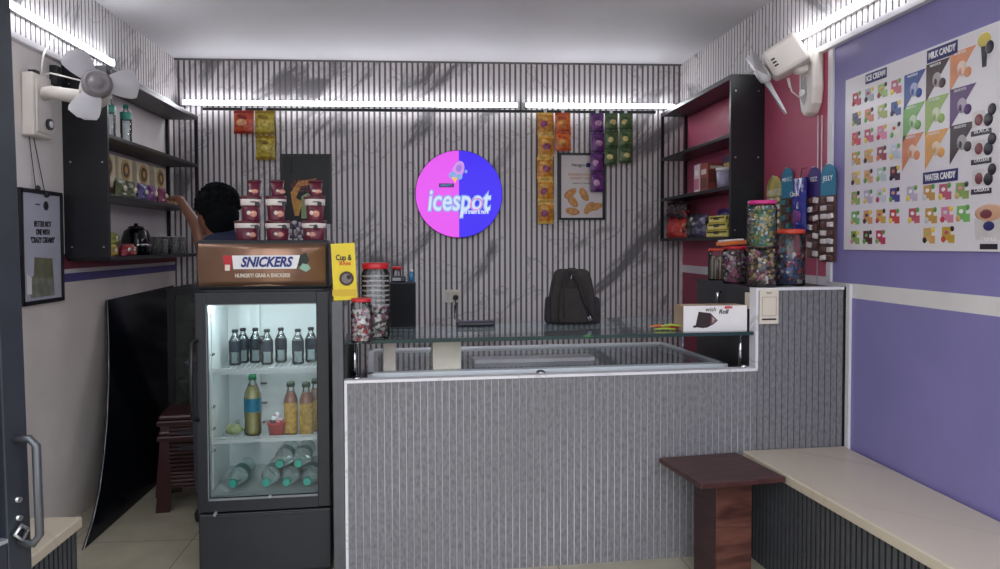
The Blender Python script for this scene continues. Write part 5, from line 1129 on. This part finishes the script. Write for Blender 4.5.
V = [(w3(0, 0, .95), (.15, .105)), (w3(.02, 0, 1.10), (.125, .095)), (w3(.03, 0, 1.28), (.13, .10)), (w3(.02, 0, 1.41), (.11, .085)), (w3(-.01, 0, 1.53), (.062, .062)), (w3(-.03, .01, 1.57), (.058, .06)), (w3(-.045, .02, 1.65), (.074, .086)), (w3(-.045, .015, 1.72), (.072, .084)),
     (shL, .058), (tuple(elb), .036), (tuple(hand), .024),
     (shR, .055), (w3(.24, -.02, 1.18), .042), (w3(.23, .08, .96), .027),
     (w3(-.09, 0, .88), .085), (w3(-.10, 0, .50), .055), (w3(-.10, -.01, .10), .04), (w3(-.11, .10, .04), .035),
     (w3(.09, 0, .88), .085), (w3(.10, 0, .50), .055), (w3(.10, -.01, .10), .04), (w3(.11, .10, .04), .035)]
E_ = [(0, 1), (1, 2), (2, 3), (3, 4), (4, 5), (5, 6), (6, 7), (3, 8), (8, 9), (9, 10), (3, 11), (11, 12), (12, 13), (0, 14), (14, 15), (15, 16), (16, 17), (0, 18), (18, 19), (19, 20), (20, 21)]
# hands: palm + fingers on both arms
def add_hand(iw, wrist, d, side):
    d = Vector(d).normalized(); up = Vector((0, 0, 1)); s_ = d.cross(up).normalized()*side; n0 = len(V); w_ = Vector(wrist)
    V.append((tuple(w_+d*.045), (.036, .018))); V.append((tuple(w_+d*.085), (.038, .016))); E_.append((iw, n0)); E_.append((n0, n0+1))
    for i, (o_, l_) in enumerate(((-.030, .070), (-.010, .080), (.010, .076), (.029, .060))):
        b0 = len(V); base = w_+d*.085+s_*o_
        V.append((tuple(base+d*.012), .009)); V.append((tuple(base+d*l_*.55-up*.004), .0085)); V.append((tuple(base+d*l_*.9-up*.022), .0075)); E_.extend([(n0+1, b0), (b0, b0+1), (b0+1, b0+2)])
    b0 = len(V); V.append((tuple(w_+d*.045-s_*.04), .011)); V.append((tuple(w_+d*.085-s_*.058-up*.008), .009)); E_.extend([(n0, b0), (b0, b0+1)])
add_hand(10, hand, (-.42, .75, .1), 1); add_hand(13, V[13][0], (-.05, .25, -.95), -1)
body = skin_mesh('body', V, E_, skin, pr)
# face: nose, eyes, ears, brow on the far-left side of the head (face turned to the shelf)
hc_ = Vector(w3(-.045, .018, 1.675)); fd = Vector((-.80, .60, -.03)).normalized(); fs = Vector((0, 0, 1)).cross(fd).normalized()
q = MB(); q.ell(hc_+fd*.02-Z3*.02, (.074, .082, .108), 20, 14); 
q.prism([(-.014, -.03), (.014, -.03), (0, .03)], hc_+fd*.088-Z3*.015, fs, Z3, .022)
q.ell(hc_+fd*.075-Z3*.065, (.022, .022, .006), 10, 6); q.ell(hc_+fd*.065-Z3*.098, (.03, .03, .022), 12, 8)
for s_ in (-1, 1): q.ell(hc_+fs*s_*.078-fd*.005-Z3*.01, (.012, .018, .03), 10, 8)
q.build('head', skin, pr, True)
q = MB()
for s_ in (-1, 1): q.m(0).ell(hc_+fd*.088+fs*s_*.03+Z3*.008, (.012, .012, .008), 10, 6); q.m(1).ell(hc_+fd*.096+fs*s_*.03+Z3*.008, (.006, .006, .006), 8, 6); q.m(1).ell(hc_+fd*.088+fs*s_*.03+Z3*.032, (.016, .016, .004), 8, 6)
q.build('eye', [paper, ink], pr, True)
hair = P('hair_black', (8, 10, 14), .95, var=.3, scale=60, spec=.15)
q = MB(); hcc = hc_-fd*.030+Z3*.035
q.ell(hcc, (.108, .108, .106), 28, 18, noise=.025); q.ell(hcc-fd*.03-Z3*.06, (.090, .090, .105), 22, 14, noise=.03); q.ell(hcc+Z3*.035+fs*-.02, (.10, .10, .085), 22, 12, noise=.03)
for i in range(150):
    a_ = random.uniform(0, 6.28); e_ = random.uniform(-.2, 1.5); d_ = Vector((math.cos(a_)*math.cos(e_), math.sin(a_)*math.cos(e_), math.sin(e_)))
    q.ell(hcc+Vector((d_.x*.106, d_.y*.106, d_.z*.108+.005)), (.017, .017, .013), 6, 5, Euler((a_, e_, 0)).to_matrix(), .1)
q.build('hair', hair, pr, True)
shirt = P('shirt_navy', (26, 32, 62), .8, var=.12, scale=25)
SV = [(w3(.02, 0, .90), (.155, .122)), (w3(.03, 0, 1.10), (.142, .112)), (w3(.03, 0, 1.28), (.145, .115)), (w3(.015, 0, 1.47), (.135, .10)), (w3(-.02, -.005, 1.565), (.075, .078)), (tuple(Vector(shL)+Vector((0, 0, .03))), .07), (tuple(Vector(shL).lerp(elb, .45)), .052), (shR, .074), (tuple(Vector(shR).lerp(Vector(w3(.24, -.02, 1.18)), .6)), .060)]
skin_mesh('shirt', SV, [(0, 1), (1, 2), (2, 3), (3, 4), (3, 5), (5, 6), (3, 7), (7, 8)], shirt, pr)
TV = [(w3(0, 0, .93), (.165, .12)), (w3(-.09, 0, .84), .10), (w3(-.10, 0, .50), .072), (w3(-.10, -.01, .10), .062), (w3(.09, 0, .84), .10), (w3(.10, 0, .50), .072), (w3(.10, -.01, .10), .062)]
skin_mesh('trousers', TV, [(0, 1), (1, 2), (2, 3), (0, 4), (4, 5), (5, 6)], P('trouser_grey', (58, 60, 68), .8), pr)
for s_ in (-1, 1): MB().box(w3(s_*.105, .06, .04), (.10, .26, .08), bev=.03).build('shoe', black, pr, True)

# ------------------------------------------------------------------ world, outdoor light through the open shop front
wd = bpy.data.worlds.new('world'); SC.world = wd; wd.use_nodes = True; N = wd.node_tree.nodes; L = wd.node_tree.links
bg = N['Background']; tc = N.new('ShaderNodeTexCoord'); sp = N.new('ShaderNodeSeparateXYZ'); L.new(tc.outputs['Generated'], sp.inputs[0])
rp = N.new('ShaderNodeValToRGB'); e = rp.color_ramp.elements; e[0].position = .46; e[0].color = (.20, .19, .18, 1); e[1].position = .56; e[1].color = (.90, .93, 1.0, 1)
mr = N.new('ShaderNodeMapRange'); mr.inputs[1].default_value = -1; mr.inputs[2].default_value = 1; L.new(sp.outputs['Z'], mr.inputs[0]); L.new(mr.outputs[0], rp.inputs['Fac']); L.new(rp.outputs['Color'], bg.inputs['Color'])
bg.inputs['Strength'].default_value = 2.0
SC.view_settings.view_transform = 'Standard'; SC.view_settings.look = 'None'; SC.view_settings.gamma = 1; SC.view_settings.use_curve_mapping = False
SC.view_settings.exposure = 0.55
SC.cycles.use_denoising = True
SC.cycles.max_bounces = 8; SC.cycles.transparent_max_bounces = 24; SC.cycles.diffuse_bounces = 4; SC.cycles.caustics_reflective = False; SC.cycles.caustics_refractive = False
for o in list(COL.objects):
    if o.type == 'MESH' and not o.data.vertices: bpy.data.objects.remove(o)
